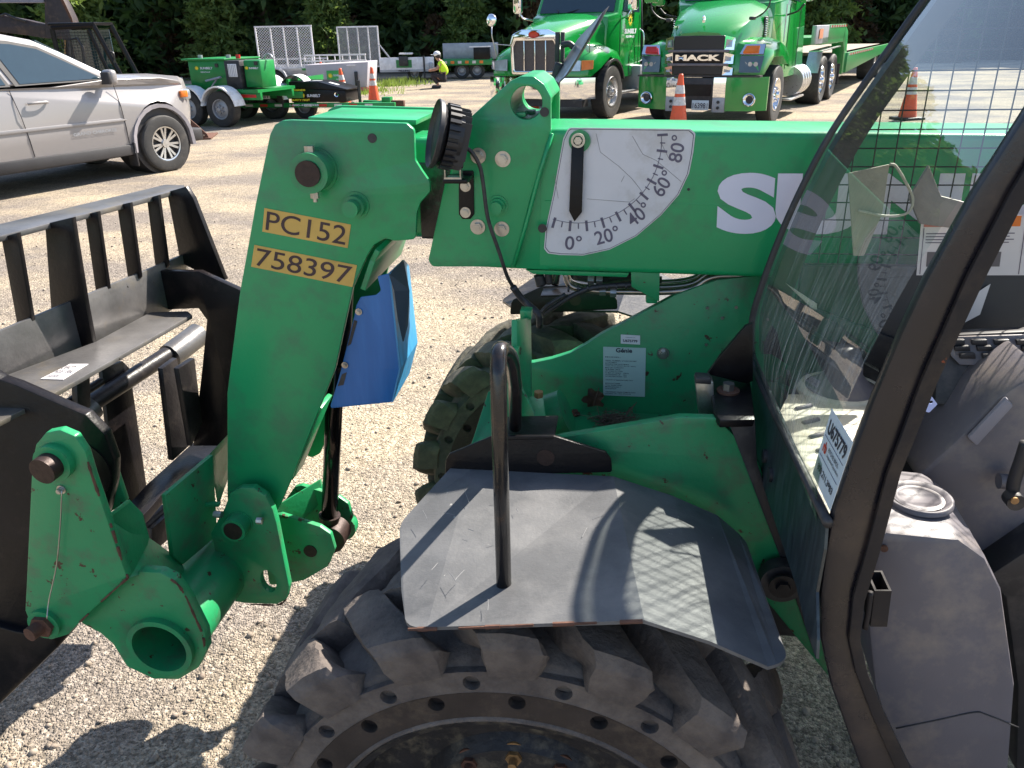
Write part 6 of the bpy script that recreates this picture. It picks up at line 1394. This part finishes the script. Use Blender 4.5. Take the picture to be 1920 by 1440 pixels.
bm = B(); tube(bm, [(-.8, -.06, .55), (-1.0, -.1, .55)], .012, 6); tube(bm, [(.35, -.06, .83), (.62, -.07, .83)], .012, 6); obj('latch_rod', bm, galv2, DT_)
for x in (.7,): bxo('support_leg', (x, .0, -.0), (.05, .05, .3), galv, DT_)
g = G(760, 152)
FL = fr('galvanised_trailer', 'grey galvanised trailer lettered FELLING with a tall mesh ramp at its left end', 'trailer', (g.x, g.y), math.radians(-3))
expmesh(FL, -2.45, -.95, .55, 1.95, 26, galv, 0, .0)
for x in (-2.47, -2.1, -1.7, -1.3, -.93): bxo('gate_post', (x, .02, 1.25), (.05, .04, 1.42), galv2, FL)
for z_ in (.55, 1.95): bxo('gate_rail', (-1.7, .02, z_), (1.55, .04, .05), galv2, FL)
bxo('trailer_side', (.1, 0, .62), (2.1, .06, .46), galv2, FL, .01); bxo('trailer_floor', (.1, 1.0, .38), (2.0, 2.0, .06), galv, FL); bxo('base_rail', (.1, -.02, .37), (2.1, .06, .08), galv, FL)
bxo('green_sign', (.0, -.035, .62), (.6, .01, .28), greeno, FL); bxo('control_box', (.0, -.1, .72), (.34, .14, .34), dkpl, FL, .02); bxo('tool_tray', (.1, .0, .98), (.5, .3, .06), galv2, FL, .01)
ftext('FELLING', -.22, .22, -.055, .34, .41, FL, ink, .05); bxo('jack', (.78, -.08, .5), (.06, .06, .8), dkpl, FL); bxo('coupler_jack', (1.05, -.1, .5), (.16, .16, .3), galv, FL, .03)
bm = B(); tube(bm, [(-.9, 0, 1.3), (-.55, 0, .85)], .03, 6); obj('gate_spring', bm, galv, FL); road_wheel(FL, (.35, .3, .28), .28, .2, -1, .16, galv)
g = G(885, 148)
RTL = fr('hitched_trailer', 'green and grey trailer with black tool box half hidden left of the trucks', 'trailer', (g.x, g.y), math.radians(-3))
bxo('trailer_bed', (-.2, .6, .62), (2.0, 1.5, .22), greeno, RTL, .01); bxo('trailer_side', (-.1, .9, .98), (2.2, .06, .62), galv, RTL, .01); bxo('tool_box', (.42, .1, .92), (.62, .6, .42), black, RTL, .02); bxo('box_lid', (.35, .1, 1.16), (.8, .6, .03), galv2, RTL)
for k in range(6): bxo('reflector_strip', (-1.0+.28*k, -.16, .62), (.14, .01, .10), amber if k % 2 else reflw, RTL)
for x in (-.4, .2): road_wheel(RTL, (x, .2, .3), .3, .2, -1, .17, galv)
bm = B(); tube(bm, [(1.15, 0, .0), (1.15, 0, .9)], .04, 8); obj('jack', bm, galv2, RTL); bm = B(); tube(bm, smoothpath([(1.0, 0, .7), (1.1, -.05, .35), (1.3, 0, .6)]), .02, 6); obj('safety_chain', bm, galv2, RTL)
# ---------------------------------------------------------------- skid steer loader and excavator arm behind the car
g = G(200, 262); gx = Vector((g.x*1.18, g.y*1.18, 0))
SK = fr('skid_loader', 'black caged skid loader with mesh side window behind the silver car', 'loader', (gx.x, gx.y), math.radians(6))
def bar(par, p, q_, w, m=black, name='cage_bar'):
    bm = B(); tube(bm, [p, q_], w, 6); return obj(name, bm, m, par)
for (p, q_, w) in (((-.62, 0, .6), (-.62, 0, 1.98), .05), ((-.62, 0, 2.0), (.22, 0, 2.03), .06), ((.22, 0, 2.08), (.68, 0, .75), .055), ((.12, 0, 1.95), (.42, 0, .8), .04), ((-.62, 1.1, 2.0), (.22, 1.1, 2.03), .06), ((.22, 1.1, 2.08), (.68, 1.1, .75), .055), ((-.3, 0, 1.0), (.4, 0, .95), .03)): bar(SK, p, q_, w)
bm = B()
for k in range(12): x = -.58+.065*k; tube(bm, [(x, .02, .75), (x, .02, 1.92)], .006, 4)
for k in range(20): z_ = .75+.06*k; tube(bm, [(-.6, .03, z_), (.2, .03, z_)], .006, 4)
o = obj('window_mesh', bm, dkpl, SK); o['kind'] = 'stuff'
yz = [(-.42, 1.2), (-.32, 1.75), (-.15, 1.78), (-.08, 1.6), (-.12, 1.2), (-.25, 1.1)]
bm = B(); tube(bm, [(x, 0, z_) for x, z_ in yz+yz[:1]], .035, 6); obj('escape_frame', bm, dkpl, SK)
bxo('cab_back', (-.25, 1.1, 1.35), (.85, .04, 1.2), tint, SK); bxo('body', (-.1, .55, .55), (2.0, 1.2, .7), greeno, SK, .04)
bar(SK, (-.4, -.1, 1.15), (1.3, -.1, .72), .06, greeno, 'lift_arm'); bxo('cage_roof', (-.2, .55, 2.06), (.95, 1.2, .06), black, SK, .02)
bm = B(); tube(bm, smoothpath([(.5, -.02, 1.2), (.55, -.05, 1.45), (.48, -.02, 1.5)]), .02, 6); obj('mirror', bm, dkpl, SK)
for x in (-.5, .5): road_wheel(SK, (x, -.1, .4), .4, .28, -1, .2, greeno)
# rusty bucket on the ground
g = G(388, 264)
BK = fr('rusty_bucket', 'rusty steel bucket edge standing on the gravel in front of the silver car', 'bucket', (g.x-.28, g.y+.15), math.radians(10))
prism('bucket_side', [(-.2, 0), (.26, .02), (.24, .10), (-.02, .38), (-.2, .50)], 0, .03, rust, BK, .004); bxo('cutting_edge', (.05, .4, .02), (.50, .9, .03), rust, BK, .004); bxo('bucket_back', (-.2, .4, .25), (.03, .9, .5), rust, BK)
for x in (.08, .18): 
    bm = B(); cyl(bm, (x, -.01, .08), (x, 0, .08), .015, 10); obj('bolt', bm, steel, BK)
# big dark arm
pw = G(120, 262); k = 1.32
AR = fr('excavator_arm', 'large dark curved excavator arm rising behind the silver car at the top left', 'excavator arm', (pw.x*k, pw.y*k), 0)
def AP(x, y, off=0): return PLN(x, y, Vector((0, pw.y*k+off, 0)), Vector((0, 1, 0)))-Vector((pw.x*k, pw.y*k, 0))
def aslab(name, pts, m, off, th, rad=0.03):
    P_ = [AP(x, y, off) for x, y in pts]; L = fillet([Vector((p.x, p.z)) for p in P_], rad); return plate(name, [L], off, off+th, m, AR, .01)
brn = mat('faded_dark_steel', (.028, .02, .024), .55, var=.3, dirt=(.10, .06, .045), da=.3)
aslab('boom_plate', [(83, -30), (100, -28), (120, 8), (133, 35), (140, 62), (147, 100), (150, 150), (120, 150), (122, 75), (108, 72), (86, 72), (84, 40)], brn, 0, .35)
aslab('dipper', [(-60, 22), (0, 28), (52, 38), (85, 46), (86, 72), (50, 66), (0, 60), (-60, 56)], brn, .08, .25)
aslab('upper_link', [(-60, -12), (82, -10), (82, 5), (-60, 5)], mat('pale_blue_grey_steel', (.20, .20, .26), .5), .05, .25)
bm = B(); tube(bm, [AP(0, 30, 0), AP(10, 26, 0), AP(28, 34, 0), AP(48, 40, 0)], .03, 6); obj('hydraulic_hose', bm, dkpl, AR, smooth=3)
bm = B(); tube(bm, [AP(122, 75, -.02), AP(122, 110, -.02)], .02, 6); obj('yellow_rod', bm, brassy, AR)
aslab('rust_edge', [(104, -28), (122, 6), (135, 34), (142, 62), (139, 62), (132, 38), (118, 10), (100, -26)], rust, -.012, .01, .005)
# ---------------------------------------------------------------- crouching person in a yellow vest
g = G(832, 165)
PE = fr('person', 'person crouching in a bright yellow shirt, dark trousers and white cap beside the far trailer', 'person', (g.x, g.y), math.radians(180))
def skin_body(name, V, E_, Rr, m, par, sub=2):
    me = bpy.data.meshes.new(name); me.from_pydata(V, E_, []); o = link(bpy.data.objects.new(name, me), par)
    s = o.modifiers.new('s', 'SKIN'); 
    for i_, r_ in enumerate(Rr): me.skin_vertices[0].data[i_].radius = r_ if isinstance(r_, tuple) else (r_, r_)
    me.skin_vertices[0].data[0].use_root = True
    q = o.modifiers.new('b', 'SUBSURF'); q.levels = q.render_levels = sub
    bpy.context.view_layer.update(); m2 = bpy.data.meshes.new_from_object(o.evaluated_get(dg())); o.modifiers.clear(); o.data = m2; m2.materials.clear(); m2.materials.append(m); m2.polygons.foreach_set('use_smooth', [True]*len(m2.polygons)); return o
# local +x = the way the person faces (left in the picture)
V = [(0, 0, .34), (-.05, 0, .55), (.02, 0, .78), (.10, 0, .86), (.16, 0, .93), (.18, 0, 1.02),
     (.04, -.20, .80), (.18, -.26, .60), (.40, -.16, .56), (.04, .20, .80), (.18, .26, .60), (.40, .14, .56),
     (.04, -.12, .33), (.40, -.17, .44), (.18, -.16, .10), (.30, -.16, .04), (.04, .12, .33), (.38, .17, .42), (.15, .16, .10), (.28, .16, .04), (.47, -.14, .56), (.47, .12, .56)]
E_ = [(0, 1), (1, 2), (2, 3), (3, 4), (4, 5), (2, 6), (6, 7), (7, 8), (2, 9), (9, 10), (10, 11), (0, 12), (12, 13), (13, 14), (14, 15), (0, 16), (16, 17), (17, 18), (18, 19), (8, 20), (11, 21)]
Rr = [(.14, .13), (.13, .15), (.12, .16), .06, .07, .09, .07, .05, .035, .07, .05, .035, .09, .065, .045, .04, .09, .065, .045, .04, .035, .035]
skin_body('body', V, E_, Rr, skin, PE)
V2 = [(0, 0, .40), (-.05, 0, .56), (.02, 0, .76), (.07, 0, .82), (.04, -.21, .79), (.12, -.25, .68), (.04, .21, .79), (.12, .25, .68)]
skin_body('shirt', V2, [(0, 1), (1, 2), (2, 3), (2, 4), (4, 5), (2, 6), (6, 7)], [(.16, .15), (.16, .19), (.14, .19), .07, .085, .075, .085, .075], hivis, PE)
V3_ = [(-.01, 0, .34), (.04, -.12, .34), (.40, -.17, .45), (.20, -.16, .14), (.04, .12, .34), (.38, .17, .43), (.17, .16, .14)]
skin_body('trousers', V3_, [(0, 1), (1, 2), (2, 3), (0, 4), (4, 5), (5, 6)], [(.16, .15), .11, .085, .065, .11, .085, .065], denim, PE)
for s in (-1, 1): bm = B(); box(bm, (.24, s*.16, .045), (.30, .10, .09)); obj('boot', bm, dkpl, PE, bev=.03)
bm = B(); bmesh.ops.create_uvsphere(bm, u_segments=18, v_segments=12, radius=.108, matrix=Matrix.Translation((.17, 0, 1.05)) @ Matrix.Diagonal((1.08, .95, .85, 1)))
box(bm, (.30, 0, 1.03), (.13, .13, .015)); bmesh.ops.translate(bm, vec=(0, 0, .01), verts=bm.verts); obj('cap', bm, wht, PE, smooth=.8)
bm = B(); bmesh.ops.create_uvsphere(bm, u_segments=14, v_segments=10, radius=.10, matrix=Matrix.Translation((.14, 0, 1.0)) @ Matrix.Diagonal((1, 1.0, .9, 1))); obj('hair', bm, denim, PE, smooth=3)
# ---------------------------------------------------------------- trees
ORD = 'first second third fourth fifth sixth seventh eighth ninth tenth eleventh twelfth thirteenth fourteenth fifteenth sixteenth seventeenth eighteenth nineteenth twentieth twenty-first twenty-second twenty-third twenty-fourth'.split()
R = random.Random(11); kinds = ['dense dark evergreen', 'slender dark evergreen', 'broad dark evergreen', 'paler leafy tree', 'low brownish shrub']
cnt = 0
for row, (yy, st_) in enumerate(((40.5, 3.3), (43.5, 3.2), (47, 3.4))):
    x = -34+row*1.3; ci = 0
    while x < 34:
        k_ = R.choice([0, 1, 2, 0, 2]) 
        tree('pine_tree', k_, x+R.uniform(-.5, .5), yy+R.uniform(-.7, .7)+abs(x)*.02, R.uniform(.9, 1.15), R.uniform(0, 6.28), ORD[ci]+' from the left in the '+['front', 'second', 'rear'][row]+' row of evergreens, a '+kinds[k_]); cnt += 1; ci += 1
        x += st_*R.uniform(.9, 1.1)
for x, y, k_, s, t_ in ((-7.6, 37.5, 3, .62, 'sunlit paler leafy tree above the mesh ramp trailer'), (-1.7, 38.2, 3, .6, 'sunlit paler leafy tree left of the crouching person'), (-12.5, 38, 3, .7, 'paler leafy tree behind the generator boxes'), (13.5, 37.5, 3, .8, 'paler leafy tree above the low loader neck'), (-17.5, 36, 3, .8, 'paler leafy tree behind the excavator arm'), (8.5, 39, 3, .7, 'paler leafy tree between the two lorries')):
    tree('leafy_tree', k_, x, y, s, R.uniform(0, 6), t_)
for k in range(22): 
    x = -30+k*2.9+R.uniform(-1, 1); tree('shrub', 4, x, 39.3+R.uniform(-.6, .8), R.uniform(.55, 1.0), R.uniform(0, 6), 'low brownish shrub at the foot of the tree line, '+ORD[k]+' from the left', 'shrub', 'low shrubs under the trees')
# trees standing beyond the left edge of the yard
for x, y, k_, s in ((-22, 4, 0, 1.0), (-24, 9, 1, 1.1), (-21, -1, 2, .9), (-25, 15, 2, 1.1)): tree('pine_tree', k_, x, y, s, R.uniform(0, 6), 'evergreen tree along the left side of the yard, '+['nearest', 'second nearest', 'third nearest', 'farthest'][[1, 2, 0, 3][int(x*7) % 4 if False else [4, 9, -1, 15].index(y)]], 'tree', 'evergreens along the left side of the yard')
# far wood behind the tree line
def wood_mass():
    R2 = np.random.default_rng(3); n = 42000; x = R2.uniform(-60, 60, n); y = R2.uniform(49, 53, n); z_ = R2.random(n)**.9*13
    P = np.stack([x, y, z_], 1); u = R2.normal(size=(n, 3)); u /= np.linalg.norm(u, axis=1)[:, None]; w = np.cross(u, R2.normal(size=(n, 3))); w /= np.linalg.norm(w, axis=1)[:, None]
    L = (.5+R2.random(n)*.7)[:, None]; q = np.stack([P-u*L*.5, P+w*L*.3, P+u*L*.5, P-w*L*.3], 1).reshape(-1, 3)
    o = from_np('distant_wood', q, np.arange(n*4).reshape(-1, 4), lm[0]); o['kind'] = 'stuff'; o['label'] = 'dark wood behind the tree line'; o['category'] = 'wood'
wood_mass()
# weeds by the trailers
def weeds():
    R2 = np.random.default_rng(9); vs = []
    for cx, cy, n in [(G(660, 178).x, G(660, 178).y, 240), (G(730, 162).x, G(730, 162).y, 200), (G(760, 158).x, G(760, 158).y, 160), (G(690, 172).x, G(690, 172).y, 160)]:
        for k in range(n):
            a = R2.uniform(0, 6.28); r_ = abs(R2.normal())*.6; x, y = cx+r_*math.cos(a), cy+r_*math.sin(a)*.6; h = R2.uniform(.08, .30); b = R2.uniform(-.1, .1, 2); w = R2.uniform(.01, .02)
            vs += [(x-w, y, 0), (x+w, y, 0), (x+b[0]+.002, y+b[1], h), (x+b[0], y+b[1], h)]
    V = np.array(vs); o = from_np('weeds', V, np.arange(len(V)).reshape(-1, 4), lm[1]); o['kind'] = 'stuff'; o['label'] = 'weeds and grass growing by the parked trailers'; o['category'] = 'weeds'
weeds()
